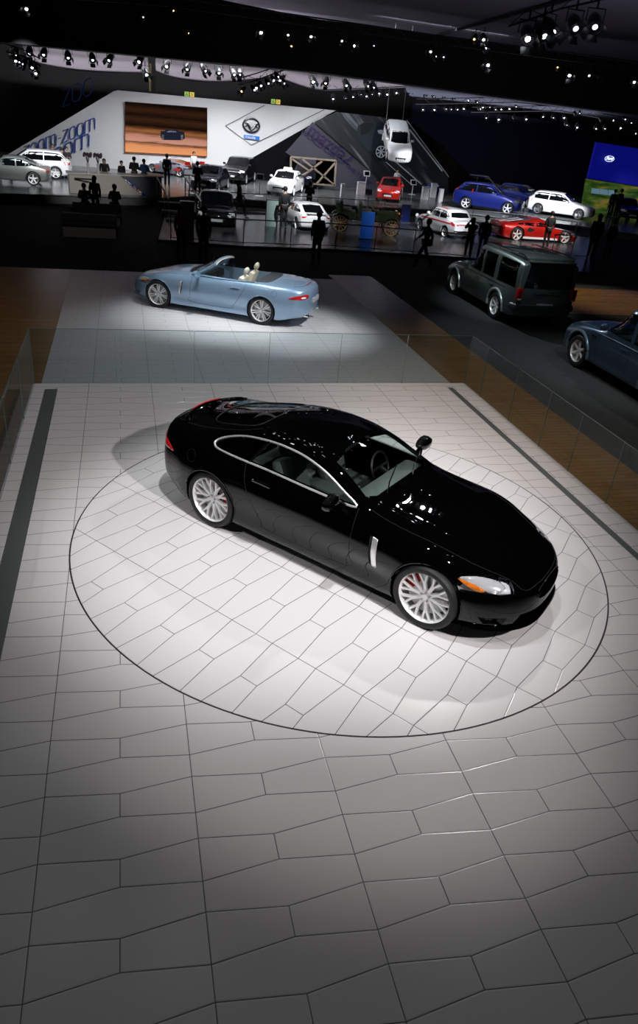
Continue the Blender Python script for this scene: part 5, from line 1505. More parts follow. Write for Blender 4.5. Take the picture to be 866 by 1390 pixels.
stand_car('hatchback', 'wagon', 'white hatchback behind the dark silver coupe near the blue slogan', P_WHITE, (18, 240), (66, 243), 'L', ZP, .92)
stand_car('coupe', 'coupe', 'dark silver coupe cut by the frame edge on the white display stand', P_SILV, (-24, 248), (39, 252), 'L', ZP, .92)
stand_car('sedan', 'sedan', 'dark blue sedan with a roof sign between white lectern and black off-road car', P_DKBL, (295, 262), (312, 255), 'L', ZP, .86, end='front')
stand_car('off_road_car', 'suv', 'tall black sport utility car behind the dark sedan below the wing badge', P_BLK, (333, 251), (347, 246), 'L', ZP, .86, end='front', R=.36, rr=.26)


def taxi_sign(root, skin, paint):
    b = BM(); prism(b, [(-.30, 0), (.30, 0), (.26, .15), (-.26, .15)], -.09, .09, 'X', Matrix.Translation((-1.75, 0, skin.cast(-1.75, 0, 'Z')[0].z))); obj('roof_sign', b, mat('sign_white', (.8, .8, .8), .5), root)


stand_car('sedan', 'sedan', 'white sedan with white roof sign facing the viewer in front of the wooden lattice', P_WHITE, (396, 268), (412, 261), 'L', ZP, .86, end='front', extras=taxi_sign)
stand_car('off_road_car', 'suv', 'dark blue tall car parked right behind the white sedan with roof sign', P_DKBL, (421, 258), (434, 251), 'L', ZP, .80, end='front')
stand_car('hatchback', 'hatch', 'dark hatchback behind the bright red hatchback', P_SILV if False else P_DKBL, (521, 256), (528, 250), 'L', ZP, .86, end='front')
stand_car('hatchback', 'hatch', 'bright red hatchback facing the viewer under the hanging white car', P_RED, (540, 279), (547, 268), 'L', ZP, .86, end='front')
stand_car('hatchback', 'hatch', 'blue hatchback behind two white pedestals at the foot of the mural', P_BLUE, (594, 266), (599, 259), 'L', ZP, .80, end='front')
stand_car('off_road_car', 'suv', 'glossy blue sport utility car side-on at the platform edge', P_BLUE2, (684, 291), (633, 284), 'R', ZP, .90, R=.37, rr=.27, lampmat=P_SILV)
stand_car('hatchback', 'wagon', 'bright blue hatchback half hidden behind the nose of the blue sport utility car', P_BLUE, (716, 281), (680, 274), 'R', ZP, .85)
stand_car('off_road_car', 'suv', 'silver car whose roof shows above the glossy blue sport utility car', P_SILV, (672, 268), (640, 264), 'R', ZP, .80)
stand_car('hatchback', 'wagon', 'white hatchback side-on beside the dark blue curtain wall', P_WHITE, (780, 298), (731, 291), 'R', ZP, .92, spoiler=True, rim=SILVERD)
stand_car('hatchback', 'wagon', 'dark car with lit headlamps below the blue oval sign', P_BLK, None, None, 'L', ZP, .85, heading=-PI / 2 - .35, loc=gp(864, 302, ZP) + Vector((0, .9, 0)), end='front')

# lower display row
stand_car('sports_car', 'coupe', 'black sports car facing the viewer behind the front railing', P_BLK, None, None, 'L', LOW, .96, heading=-PI / 2 - .10, loc=gp(297, 312, LOW) + Vector((0, .9, 0)), end='front')


def fins(root, skin, paint):
    for s_ in (1, -1):
        b = BM(); tube(b, skin.line([(-1.0, s_ * .60), (-1.4, s_ * .52)], 'Z', 1, .0, .08), .01, 4); obj('pillar_trim', b, DARKPL, root)


stand_car('sports_car', 'coupe', 'white sports coupe seen from behind on the lower display', P_WHITE, (384, 302), (399, 311), 'L', LOW, .84, spoiler=True)


def escort_extras(root, skin, paint):
    RS = mat('stripe_red', (.55, .02, .02), .4)
    for s_ in (1, -1):
        b = skin.patch(U([(-.5, .76), (3.1, .80), (3.1, .74), (-.5, .70)]), 'Y', s_, .006, .2); obj('side_stripe', b, RS, root, smooth='all')
        b = BM(); lathe(b, [(.085, 0), (.085, .03), (0, .035)], 14, 'X', Matrix.Translation((.66, s_ * .58, .68))); obj('round_lamp', b, LAMPWH, root, smooth=True)
    b = skin.patch([(-1.1, .55), (-1.1, .40), (-2.1, .40), (-2.1, .55)], 'Z', 1, .006, .2); obj('roof_stripe', b, RS, root, smooth='all')
    b = skin.patch([(-.74, .80), (.74, .80), (.74, .75), (-.74, .75)], 'X', -1, .008, .2); obj('boot_stripe', b, RS, root, smooth='all')
    b = BM(); tube(b, [(-3.2, -.75, .46), (-3.32, -.70, .46), (-3.34, 0, .46), (-3.32, .70, .46), (-3.2, .75, .46)], .035, 6); obj('rear_bumper', b, CHROME, root, smooth=True)


stand_car('rally_car', 'saloon', 'white old rally saloon with red stripes behind the railing', P_WHITE, (571, 313), (598, 322), 'L', LOW, .92, extras=escort_extras, R=.30, rr=.20)


def super_extras(root, skin, paint):
    ST = mat('stripe_white', (.75, .75, .76), .4)
    for s_ in (1, -1):
        b = BM(); box(b, (-2.35, s_ * .93 - .03, .17), (-.42, s_ * .93 + .03, .27), .01); obj('side_skirt', b, ST, root)
        b = skin.patch([(.9, s_ * .14), (.9, s_ * .34), (-.35, s_ * .34), (-.35, s_ * .14)], 'Z', 1, .005, .15); obj('bonnet_stripe', b, ST, root, smooth='all')
        b = skin.patch([(-2.2, s_ * .14), (-2.2, s_ * .34), (-3.5, s_ * .34), (-3.5, s_ * .14)], 'Z', 1, .005, .15); obj('deck_stripe', b, ST, root, smooth='all')
        b = skin.patch(U([(2.0, .50), (1.75, .62), (2.1, .72), (2.25, .55)]), 'Y', s_, .004, .08); obj('side_intake', b, BLACKMAT, root)


stand_car('supercar', 'super', 'low red mid-engined supercar with white sill stripe on the lower display', P_RED, (764, 332), (701, 328), 'R', LOW, .96, extras=super_extras, R=.34, rr=.25, glass=DARKGLASS)


def race_extras(root, skin, paint):
    b = BM(); box(b, (-3.62, -.85, 1.02), (-3.25, .85, 1.06), .01); obj('rear_wing', b, P_RED, root)
    for s_ in (1, -1):
        b = BM(); prism(b, [(-3.66, .9), (-3.2, .9), (-3.2, 1.14), (-3.66, 1.16)], s_ * .85, s_ * .88); obj('wing_end_plate', b, P_RED, root)
        b = BM(); box(b, (-3.45, s_ * .4 - .02, .80), (-3.35, s_ * .4 + .02, 1.03)); obj('wing_post', b, DARKPL, root)
    for i, (a, c_, m) in enumerate([(.2, .9, 'livery_orange'), (1.2, 1.9, 'livery_green'), (2.1, 2.9, 'livery_red')]):
        mm = mat(m, {'livery_orange': (.7, .15, .08), 'livery_green': (.25, .4, .12), 'livery_red': (.6, .05, .05)}[m], .35)
        for s_ in (1, -1): obj('livery_panel', skin.patch(U([(a, .40), (a + .2, .58), (c_, .60), (c_ - .15, .38)]), 'Y', s_, .006, .15), mm, root)


stand_car('race_car', 'super', 'multicoloured race car with red rear wing below the video screen', mat('race_grey', (.30, .32, .40), .35, .3, coat=1), (209, 235), (240, 240), 'L', ZP, .82, extras=race_extras)

# the white hatchback hung nose-down in front of the mural
hc, _ = stand_car('hatchback', 'hatch', 'white hatchback hung nose-down on wires in front of the mural', P_WHITE, None, None, 'L', 0, .86, heading=0, loc=(0, 0, 0), end='front', group=None)
C0 = at(540, 192, 42.0)
Mh = Matrix.Translation(C0) @ Matrix.Rotation(-PI / 2 - .16, 4, 'Z') @ Matrix.Rotation(math.radians(24), 4, 'Y') @ Matrix.Scale(.86, 4) @ Matrix.Translation((1.2, 0, -.7))
hc.matrix_world = Mh
b = BM()
for dx in (-.5, .5):
    tube(b, [C0 + Vector((dx, 1.0, .8)), C0 + Vector((dx, 1.4, 6.5))], .012, 4)
tag(obj('suspension_wires', b, STEEL), 'thin steel wires holding the hanging white hatchback', 'wires')


# ---- open brass-era car
def vintage():
    root = empty('vintage_car', (0, 0, 0), 0, 'green brass-era open car with spoked wheels on the lower display', 'car')
    GRN = mat('heritage_green', (.008, .022, .006), .5, 0, coat=1); BRASS = mat('brass', (.75, .55, .25), .22, 1.0); WOODW = mat('spoke_wood', (.30, .22, .12), .5)
    b = BM()
    for s_ in (1, -1): tube(b, [(.35, s_ * .36, .62), (-2.9, s_ * .42, .64)], .04, 6)
    tube(b, [(0, -.62, .40), (0, .62, .40)], .03, 6); tube(b, [(-2.55, -.62, .40), (-2.55, .62, .40)], .03, 6); obj('chassis', b, P_BLK, root, smooth=True)
    b = BM(); prism(b, [(-.30, .66), (.30, .66), (.30, 1.02), (.18, 1.12), (-.18, 1.12), (-.30, 1.02)], -.75, .15, 'X'); obj('bonnet', b, GRN, root)
    b = BM(); prism(b, [(-.32, .62), (.32, .62), (.32, 1.05), (.18, 1.18), (-.18, 1.18), (-.32, 1.05)], .15, .27, 'X'); obj('radiator', b, BRASS, root)
    b = BM(); prism(b, [(-.75, .66), (-1.7, .66), (-1.75, 1.15), (-1.55, 1.15), (-1.45, .95), (-.85, .95)], -.50, .50); prism(b, [(-1.75, .66), (-2.7, .66), (-2.85, 1.35), (-2.6, 1.35), (-2.5, .98), (-1.8, .98)], -.56, .56); obj('tub', b, GRN, root)
    for x in (-1.25, -2.2):
        b = BM(); box(b, (x - .28, -.48, .96), (x + .22, .48, 1.10), .05); box(b, (x - .42, -.48, 1.0), (x - .26, .48, 1.42), .06); obj('seat', b, mat('black_leather', (.02, .02, .02), .4), root, smooth=True)
    b = BM(); tube(b, [(-.75, -.45, 1.1), (-.78, -.45, 1.65), (-.78, .45, 1.65), (-.75, .45, 1.1)], .018, 6, closed=True); obj('windshield_frame', b, BRASS, root, smooth=True)
    b = BM(); lathe(b, [(.19, -.012), (.205, 0), (.19, .012), (.178, 0)], 20, 'X', Matrix.Translation((-1.05, .25, 1.25)) @ Matrix.Rotation(-.6, 4, 'Y'), closed=True); tube(b, [(-.7, .25, .95), (-1.05, .25, 1.25)], .015, 6); obj('steering_wheel', b, WOODW, root, smooth=True)
    for s_ in (1, -1):
        b = BM(); lathe(b, [(.05, -.08), (.12, 0), (.13, .06), (0, .05)], 16, 'X', Matrix.Translation((.38, s_ * .40, .95))); obj('headlamp', b, BRASS, root, smooth=True)
        b = BM(); pts = [(x, s_ * .68, z) for x, z in [(.45, .62), (.25, .86), (-.05, .92), (-.4, .75), (-.7, .45), (-1.9, .45), (-2.2, .80), (-2.55, .92), (-2.9, .80), (-3.0, .6)]]
        tube(b, pts, .11, 6, flat=(1.2, .12)); obj('mudguard', b, GRN, root, smooth=True)
    w_ = BM(); lathe(w_, [(.335, -.03), (.335, .03), (.36, .035), (.36, -.035)], 28, closed=True); lathe(w_, [(0, .05), (.06, .04), (.07, -.04), (0, -.05)], 12)
    for k in range(12):
        a = 2 * PI * k / 12; tube(w_, [(.05 * math.cos(a), 0, .05 * math.sin(a)), (.34 * math.cos(a), 0, .34 * math.sin(a))], .016, 5)
    wo = obj('wheel', w_, WOODW, root, smooth=True); b = BM(); lathe(b, [(.36, -.045), (.41, -.03), (.42, 0), (.41, .03), (.36, .045)], 28, closed=True); obj('tyre', b, RUBBER, wo, smooth=True)
    put_wheels(root, [(wo, 0, .66, .42), (dup(wo), -2.55, .66, .42)])
    root.location = gp(540, 322, LOW) + Vector((-.25, .5, 0)); root.rotation_euler = (0, 0, -.25); root.scale = (.92,) * 3
    return root


vintage()

# ---------------------------------------------------------------- railings, counters, stands
RAILM = mat('rail_steel', (.35, .35, .36), .35, .9)


def railing(px, z, h, label, posts=1.3, mid=True, r=.022, m=None):
    P = [gp(x, y, z) for x, y in px]; root = empty('railing', P[0], 0, label, 'railing'); o = P[0]
    Q = [p - o for p in P]
    b = BM(); tube(b, [q + Vector((0, 0, h)) for q in Q], r, 6); obj('top_rail', b, m or RAILM, root, smooth=True)
    if mid: b = BM(); tube(b, [q + Vector((0, 0, .10)) for q in Q], r * .7, 6); obj('bottom_rail', b, m or RAILM, root, smooth=True)
    for a, c in zip(Q[:-1], Q[1:]):
        n = max(1, round((c - a).length / posts))
        for i in range(n + (c is Q[-1])):
            p = a.lerp(c, i / n); b = BM(); tube(b, [p, p + Vector((0, 0, h))], r * .9, 6); obj('post', b, m or RAILM, root)
    return root


railing([(232, 326), (330, 333), (455, 337), (560, 345), (638, 351)], LOW + .06, .92, 'thin steel railing along the front of the lower display row', 1.6)
railing([(256, 287), (330, 290), (430, 294), (520, 299)], LOW + .06, .92, 'thin steel railing behind the black and white sports cars', 2.6)
railing([(640, 300), (700, 306), (780, 317)], 0, .55, 'low steel railing in front of the blue sport utility car', 1.8)
railing([(747, 349), (800, 351)], LOW, .95, 'short steel railing right of the red supercar', 1.2)
# stairs up to the platform with white handrails
st = empty('stair', gp(222, 300, LOW), 0, 'short dark stair with white handrails up to the display platform', 'stairs')
WHR = mat('handrail_white', (.55, .55, .55), .4)
p0, p1 = gp(229, 303, LOW) - st.location, gp(213, 268, 0) - st.location
b = BM()
for i in range(3): t = i / 3; q = p0.lerp(p1, t); b = BM(); box(b, (q.x - .1, q.y, 0), (q.x + 1.5, q.y + .5, .13 * (i + 1))); obj('step', b, mat('stair_dark', (.03, .03, .03), .6), st)
for dx in (0, 1.35):
    b = BM(); tube(b, [p0 + Vector((dx, 0, 0)), p0 + Vector((dx, 0, .95)), p1 + Vector((dx, 0, .95)), p1 + Vector((dx, 0, 0))], .03, 6)
    for t in (.35, .7): q = p0.lerp(p1, t); tube(b, [q + Vector((dx, 0, 0)), q + Vector((dx, 0, .95))], .02, 5)
    obj('handrail', b, WHR, st, smooth=True)

CW = mat('counter_white', (.42, .40, .38), .5); CD = mat('counter_dark', (.10, .11, .13), .4)
# reception counter in front of the slogan
rc = empty('reception_counter', gp(95, 262, 0), 0, 'long pale reception counter with dark angled end below the video screen', 'counter')
A, B_, C_ = Vector((0, 0, 0)), gp(198, 265, 0) - rc.location, gp(220, 265, 0) - rc.location
up = Vector((0, 0, .82)); bk = Vector((-.1, .9, 0))
solid('front_panel', [A, B_.lerp(A, .05), A.lerp(B_, .66) + up, A + up], bk, CW, None, rc)
solid('angled_panel', [B_, C_, C_ + up, A.lerp(B_, .67) + up], bk, CD, None, rc)
solid('counter_top', [A + up + Vector((-.1, -.1, 0)), C_ + up + Vector((.1, -.1, 0)), C_ + up + Vector((0, 1.0, 0)), A + up + Vector((-.2, 1.0, 0))], (0, 0, .05), mat('counter_top', (.55, .55, .54), .3), None, rc)
d = (B_ - A.lerp(B_, .68) - up); an = math.atan2(d.z, d.x)
text_mesh('lettering', 'zoom-zoom', .30, BLUEL, rc, .005, A.lerp(B_, .74) + up * .72 + Vector((0, -.03, 0)), (PI / 2, -an, 0))
b = BM(); box(b, (C_.x - .35, C_.y - .06, .12), (C_.x - .08, C_.y - .01, .74)); obj('light_panel', b, mat('panel_pale', (.25, .29, .29), .4), rc)
b = BM(); box(b, (.25, -.03, .62), (1.1, 0, .68)); obj('slot', b, BLACKMAT, rc)
# dark information desks in the aisle
for i, (a, c, label) in enumerate([((86, 321), (155, 321), 'low pale desk nearest the wood floor in the dark aisle'), ((100, 304), (160, 304), 'low pale desk behind the nearest one in the dark aisle')]):
    p, q = gp(*a, LOW), gp(*c, LOW); dk = empty('information_desk', p, 0, label, 'desk', None); w_ = (q - p).length
    b = BM(); box(b, (0, 0, 0), (w_, .7, .40 if i == 0 else .34)); obj('body', b, mat('desk_pale', (.20, .18, .17), .6), dk)
    b = BM(); box(b, (-.05, -.05, .40 if i == 0 else .34), (w_ + .05, .85, .46 if i == 0 else .39), .01); obj('desk_top', b, BLACKMAT, dk)
    b = BM(); box(b, (-.05, .85, 0), (w_ + .05, .95, .70), .01); obj('upstand', b, mat('desk_dark', (.04, .038, .035), .5), dk)

PW = mat('pedestal_white', (.62, .64, .66), .5); LCD = mat('tablet_lit', (.3, .35, .38), .4, emit=.35, ecol=(.5, .55, .6))


def tablet(px, z, h, label, w_=.42, base=True, face=None, bright=False):
    o = empty('information_stand', gp(*px, z), 0, label, 'stand')
    b = BM(); tube(b, [(0, 0, 0), (0, 0, h - .15)], .03, 6); obj('pole', b, PW, o)
    b = BM(); lathe(b, [(0, .02), (.24, .02), (.26, 0), (0, 0)], 20, 'Z'); obj('foot', b, PW, o)
    M = Matrix.Translation((0, 0, h)) @ Matrix.Rotation(-.35, 4, 'X')
    b = BM(); box(b, (-w_ / 2, -.02, -.17), (w_ / 2, .02, .17), .008, M=M); obj('frame', b, PW, o)
    b = BM(); box(b, (-w_ / 2 + .05, -.03, -.12), (w_ / 2 - .05, -.02, .12), M=M); obj('display', b, LCD if bright else DARKGLASS, o)


tablet((352, 266), 0, .95, 'white tablet stand left of the white sedan with roof sign')
tablet((257, 262), 0, 1.0, 'bright white lectern screen beside the dark sedan with roof sign', w_=.62, bright=True)
tablet((495, 262), 0, 1.15, 'small tablet stand above the white pedestal left of the red hatchback')
tablet((559, 264), 0, .75, 'small tablet on a stem left of the blue hatchback')
tablet((498, 284), 0, .85, 'copper edged tablet in front of the red hatchback')
for px_, hw_, h, label in [((489, 264), .24, .72, 'white pedestal left of the bright red hatchback'), ((464, 267), .10, .70, 'slim grey bollard right of the wooden lattice'), ((576, 271), .22, .75, 'white pedestal in front of the blue hatchback'), ((587, 268), .18, .85, 'taller pale pedestal beside the blue hatchback'), ((597, 275), .12, .78, 'slim grey bollard right of the blue hatchback'), ((368, 307), .26, 1.10, 'pale green glass sign post in front of the white sedan'), ((254, 318), .26, 1.2, 'pale green glass sign post beside the black sports car')]:
    z = 0 if px_[1] < 285 else LOW + .06
    o = empty('pedestal', gp(*px_, z), 0, label, 'pedestal'); g_ = z < 0
    b = BM(); prism(b, [(-hw_, -.1), (hw_, -.1), (hw_, .12), (-hw_, .12)], 0, h, 'Z'); obj('column', b, mat('sign_post_green', (.20, .27, .26), .3) if g_ else PW, o)
    b = BM(); box(b, (-hw_ - .01, -.12, h), (hw_ + .01, .14, h + .02)); obj('cap', b, PW if not g_ else STEEL, o)
BANB = mat('banner_blue', (.015, .10, .55), .45, emit=.12); BANR = mat('banner_red', (.16, .008, .008), .5)
for (x0, x1, y0, y1, m_, label, word) in [(488, 503, 287, 324, BANB, 'bright blue banner stand in front of the green open car', 'Ford'), (543, 553, 277, 302, mat('banner_blue_dim', (.006, .02, .16), .5), 'dim blue banner behind the green open car', None), (457, 470, 277, 301, BANR, 'dark red banner left of the bright blue banner', None)]:
    p, q = gp(x0, y1, LOW + .06), gp(x1, y1, LOW + .06); h = (at(x0, y0, p.y).z - p.z); o = empty('banner_stand', p, 0, label, 'banner'); w_ = (q - p).length
    b = BM(); box(b, (0, 0, .03), (w_, .03, h), .004); obj('banner', b, m_, o)
    b = BM(); box(b, (-.04, -.10, 0), (w_ + .04, .14, .03)); obj('foot', b, STEEL, o)

# wooden lattice wall
LW = mat('lattice_wood', (.34, .28, .22), .6)
lt = empty('lattice_frame', at(395, 252, 46.2), 0, 'pale wooden lattice frame with crossed battens behind the white sedan', 'frame')
lp = lambda x, y: at(x, y, 46.2) - lt.location
for a, c in [((394, 252), (395, 213)), ((395, 213), (456, 218)), ((456, 218), (454, 253)), ((396, 247), (454, 252)), ((397, 216), (420, 232)), ((420, 232), (437, 219)), ((420, 232), (398, 246)), ((408, 214), (454, 251)), ((430, 249), (456, 220))]:
    b = BM(); tube(b, [lp(*a), lp(*c)], .07, 4); obj('batten', b, LW, lt)
b = BM(); vs = [b.verts.new(lp(x, y) + Vector((0, .25, 0))) for x, y in [(430, 217), (456, 219), (454, 252), (430, 250)]]; b.faces.new(vs); bmesh.ops.solidify(b, geom=b.faces[:], thickness=.04); obj('back_panel', b, mat('lattice_panel', (.35, .24, .17), .6), lt)
# flower vases on the counter
for i, dx in enumerate((0, .45)):
    o = empty('flower_vase', gp(118 + dx * 12, 240, .87) + Vector((0, -.2, 0)) if False else rc.location + Vector((.85 + dx, .45, .87)), 0, ('left' if i == 0 else 'right') + ' dark bouquet in a slim vase on the pale reception counter', 'vase')
    b = BM(); lathe(b, [(0, 0), (.07, 0), (.05, .3), (.08, .42), (.06, .42), (0, .1)], 12, 'Z'); obj('vase', b, mat('vase_white', (.5, .5, .52), .2), o, smooth=True)
    b = BM()
    for k in range(12): a = k * 2.4; q = Vector((.16 * math.cos(a), .16 * math.sin(a), .78 + .06 * math.sin(k))); tube(b, [(0, 0, .38), q * .6 + Vector((0, 0, .25)), q], .008, 4); ball(b, q, .06, 6)
    obj('flowers', b, mat('flowers_dark', (.05, .03, .05), .6), o)
# display card standing behind the convertible
o = empty('display_card', gp(281, 369, LOW) + Vector((0, 0, 0)), .5, 'slim grey display card leaning up behind the convertible windscreen', 'sign')
b = BM(); M = Matrix.Rotation(.35, 4, 'Y'); box(b, (-.03, -.16, .0), (.0, .16, .62), .006, M=M); obj('card', b, mat('card_grey', (.5, .54, .55), .35), o)
b = BM(); box(b, (-.12, -.16, 0), (.12, .16, .02)); obj('foot', b, STEEL, o)

# ---------------------------------------------------------------- people
SKIN = mat('skin', (.45, .27, .19), .6)
CLOTH = {k: mat('cloth_' + k, c, .8) for k, c in dict(black=(.006, .006, .007), dark=(.015, .014, .016), navy=(.012, .016, .04), grey=(.06, .06, .065), white=(.60, .60, .64), blue=(.06, .13, .32), brown=(.10, .07, .03), red=(.16, .01, .01)).items()}
HAIR = mat('hair_dark', (.012, .008, .006), .6)


def skin_mesh(J, E, R, lev=1):
    me = bpy.data.meshes.new('sk'); me.from_pydata(J, E, []); o = bpy.data.objects.new('tmp_s', me); COL.objects.link(o)
    md = o.modifiers.new('s', 'SKIN'); md.use_smooth_shade = True
    for i, r in enumerate(R): sv = me.skin_vertices[0].data[i]; sv.radius = r if isinstance(r, tuple) else (r, r); sv.use_root = (i == 0)
    ss = o.modifiers.new('u', 'SUBSURF'); ss.levels = lev
    out = apply_mods(o); bpy.data.objects.remove(o); bpy.data.meshes.remove(me); return out


def pose(kind):
    """Joint positions in metres, facing -y, feet at z 0."""
    P = dict(pel=(0, 0, .95), wst=(0, .01, 1.10), chs=(0, .01, 1.32), nck=(0, .01, 1.48), hd=(0, -.01, 1.62), top=(0, -.01, 1.70),
             hipL=(.09, 0, .92), kneL=(.10, -.01, .50), ankL=(.11, .02, .09), toeL=(.12, -.14, .04), hipR=(-.09, 0, .92), kneR=(-.10, -.01, .50), ankR=(-.11, .02, .09), toeR=(-.12, -.14, .04),
             shL=(.17, .01, 1.41), elL=(.215, .03, 1.14), wrL=(.20, -.04, .90), shR=(-.17, .01, 1.41), elR=(-.215, .03, 1.14), wrR=(-.20, -.04, .90))
    if kind == 'walk':
        P.update(kneL=(.10, -.22, .53), ankL=(.10, -.32, .12), toeL=(.11, -.47, .07), kneR=(-.10, .10, .50), ankR=(-.10, .38, .17), toeR=(-.10, .28, .04), elL=(.25, .14, 1.16), wrL=(.23, .12, .92), elR=(-.24, -.08, 1.16), wrR=(-.20, -.26, 1.02))
    if kind == 'hold':
        P.update(elL=(.24, .0, 1.14), wrL=(.10, -.22, 1.18), elR=(-.24, .0, 1.14), wrR=(-.10, -.22, 1.18))
    if kind == 'lean':
        P.update(chs=(0, -.08, 1.30), nck=(0, -.14, 1.45), hd=(0, -.20, 1.57), top=(0, -.21, 1.65), shL=(.19, -.10, 1.39), shR=(-.19, -.10, 1.39), elL=(.25, -.18, 1.14), wrL=(.18, -.38, 1.06), elR=(-.25, -.18, 1.14), wrR=(-.18, -.38, 1.06))
    if kind == 'camera':
        P.update(elL=(.26, -.12, 1.28), wrL=(.07, -.24, 1.54), elR=(-.26, -.12, 1.28), wrR=(-.07, -.24, 1.54))
    if kind == 'sit':
        dz = -.42
        for k in P: P[k] = (P[k][0], P[k][1], P[k][2] + dz)
        P.update(kneL=(.13, -.42, .52), ankL=(.13, -.40, .09), toeL=(.13, -.55, .04), kneR=(-.13, -.42, .52), ankR=(-.13, -.40, .09), toeR=(-.13, -.55, .04), elL=(.24, -.06, .74), wrL=(.12, -.30, .72), elR=(-.24, -.06, .74), wrR=(-.12, -.30, .72))
    return P


def person(kind, top, legs, label, px=None, z=0.0, face=0.0, scale=.92, long_hair=False, bag=False, coat=False, loc=None, group=None):
    P = pose(kind); root = empty('person', loc if loc is not None else gp(*px, z), face, label, 'person', group, scale); V = Vector
    names = ['pel', 'wst', 'chs', 'nck', 'hd', 'top', 'hipL', 'kneL', 'ankL', 'hipR', 'kneR', 'ankR', 'shL', 'elL', 'wrL', 'shR', 'elR', 'wrR']
    J = [P[n] for n in names]; I = {n: i for i, n in enumerate(names)}
    E = [('pel', 'wst'), ('wst', 'chs'), ('chs', 'nck'), ('nck', 'hd'), ('hd', 'top'), ('pel', 'hipL'), ('hipL', 'kneL'), ('kneL', 'ankL'), ('pel', 'hipR'), ('hipR', 'kneR'), ('kneR', 'ankR'), ('chs', 'shL'), ('shL', 'elL'), ('elL', 'wrL'), ('chs', 'shR'), ('shR', 'elR'), ('elR', 'wrR')]
    Rr = dict(pel=.11, wst=.11, chs=.13, nck=.052, hd=.088, top=.07, hipL=.08, kneL=.05, ankL=.035, hipR=.08, kneR=.05, ankR=.035, shL=.055, elL=.038, wrL=.026, shR=.055, elR=.038, wrR=.026)
    # hands: palm, four fingers and a thumb on each wrist; nose on the face
    for s_, sd in ((1, 'L'), (-1, 'R')):
        w_, e = V(P['wr' + sd]), V(P['el' + sd]); d = (w_ - e).normalized(); sdv = V((0, -1, 0)) if abs(d.y) < .8 else V((s_, 0, 0)); sdv = (sdv - d * sdv.dot(d)).normalized(); k = len(J)
        J.append(tuple(w_ + d * .07)); names.append('pm'); E.append(('wr' + sd, k)); Rr[k] = .027
        for f in range(4):
            o_ = sdv * (.027 - .018 * f); J += [tuple(w_ + d * .11 + o_), tuple(w_ + d * (.165 - .012 * abs(f - 1)) + o_ * 1.15)]; n = len(J); E += [(k, n - 2), (n - 2, n - 1)]; Rr[n - 2] = .0095; Rr[n - 1] = .0075
        J += [tuple(w_ + d * .04 + sdv * .038), tuple(w_ + d * .09 + sdv * .055)]; n = len(J); E += [('wr' + sd, n - 2), (n - 2, n - 1)]; Rr[n - 2] = .011; Rr[n - 1] = .009
    J.append(tuple(V(P['hd']) + V((0, -.105, -.01)))); E.append(('hd', len(J) - 1)); Rr[len(J) - 1] = .014
    ix = lambda a: I[a] if isinstance(a, str) else a
    RR = []
    for i in range(len(J)): RR.append(Rr[i] if i in Rr else Rr[names[i]])
    me = skin_mesh(J, [(ix(a), ix(b_)) for a, b_ in E], RR); obj('body', me, SKIN, root, smooth='all')
    # jacket
    n2 = ['pel', 'wst', 'chs', 'shL', 'elL', 'wrL', 'shR', 'elR', 'wrR', 'nck']; JJ = [V(P[n]) for n in n2]; JJ[9] = JJ[9] + V((0, 0, -.03))
    for k, e in ((5, 4), (8, 7)): JJ[k] = JJ[k] + (JJ[e] - JJ[k]).normalized() * .02
    E2 = [(0, 1), (1, 2), (2, 3), (3, 4), (4, 5), (2, 6), (6, 7), (7, 8), (2, 9)]; r2 = [(.165, .125), (.15, .12), (.175, .13), .078, .060, .045, .078, .060, .045, .065]
    if coat: JJ.append(V(P['pel']) + V((0, .01, -.32))); E2.append((0, 10)); r2.append((.19, .15))
    obj('jacket', skin_mesh([tuple(v) for v in JJ], E2, r2), CLOTH[top], root, smooth='all')
    n3 = ['pel', 'hipL', 'kneL', 'ankL', 'hipR', 'kneR', 'ankR']
    obj('trousers', skin_mesh([P[n] for n in n3], [(0, 1), (1, 2), (2, 3), (0, 4), (4, 5), (5, 6)], [(.14, .12), .095, .068, .055, .095, .068, .055]), CLOTH[legs], root, smooth='all')
    for sd in 'LR':
        b = BM(); a, t = V(P['ank' + sd]), V(P['toe' + sd]); tube(b, [a + V((0, .04, -.04)), (a + t) / 2 + V((0, 0, -.02)), t], [.045, .045, .03], 8, flat=(1, .9)); obj('shoe', b, CLOTH['black'], root, smooth=True)
    h = V(P['hd']); b = BM(); ball(b, h + V((0, .02, .035)), .112, 14, (.92, 1.0, 1.0))
    bmesh.ops.bisect_plane(b, geom=b.verts[:] + b.edges[:] + b.faces[:], plane_co=h + V((0, -.035, 0)), plane_no=V((0, -1, -.8)), clear_outer=True)
    if long_hair: tube(b, [h + V((0, .06, .02)), h + V((0, .08, -.12)), h + V((0, .09, -.24))], [.09, .085, .04], 10)
    obj('hair', b, HAIR, root, smooth=True)
    if bag:
        b = BM(); c_ = V(P['pel']) + V((.24, .03, .02)); box(b, tuple(c_ - V((.06, .15, .13))), tuple(c_ + V((.06, .15, .10))), .03); tube(b, [c_ + V((0, -.1, .1)), V(P['shR']) + V((0, -.12, .02)), V(P['shR']) + V((0, .1, .02)), c_ + V((0, .12, .1))], .012, 5); obj('shoulder_bag', b, CLOTH['black'], root, smooth=True)
    if kind == 'camera':
        b = BM(); c_ = (V(P['wrL']) + V(P['wrR'])) / 2 + V((0, -.03, .02)); box(b, tuple(c_ - V((.07, .03, .05))), tuple(c_ + V((.07, .03, .05))), .01); obj('camera_in_hands', b, BLACKMAT, root)
    return root


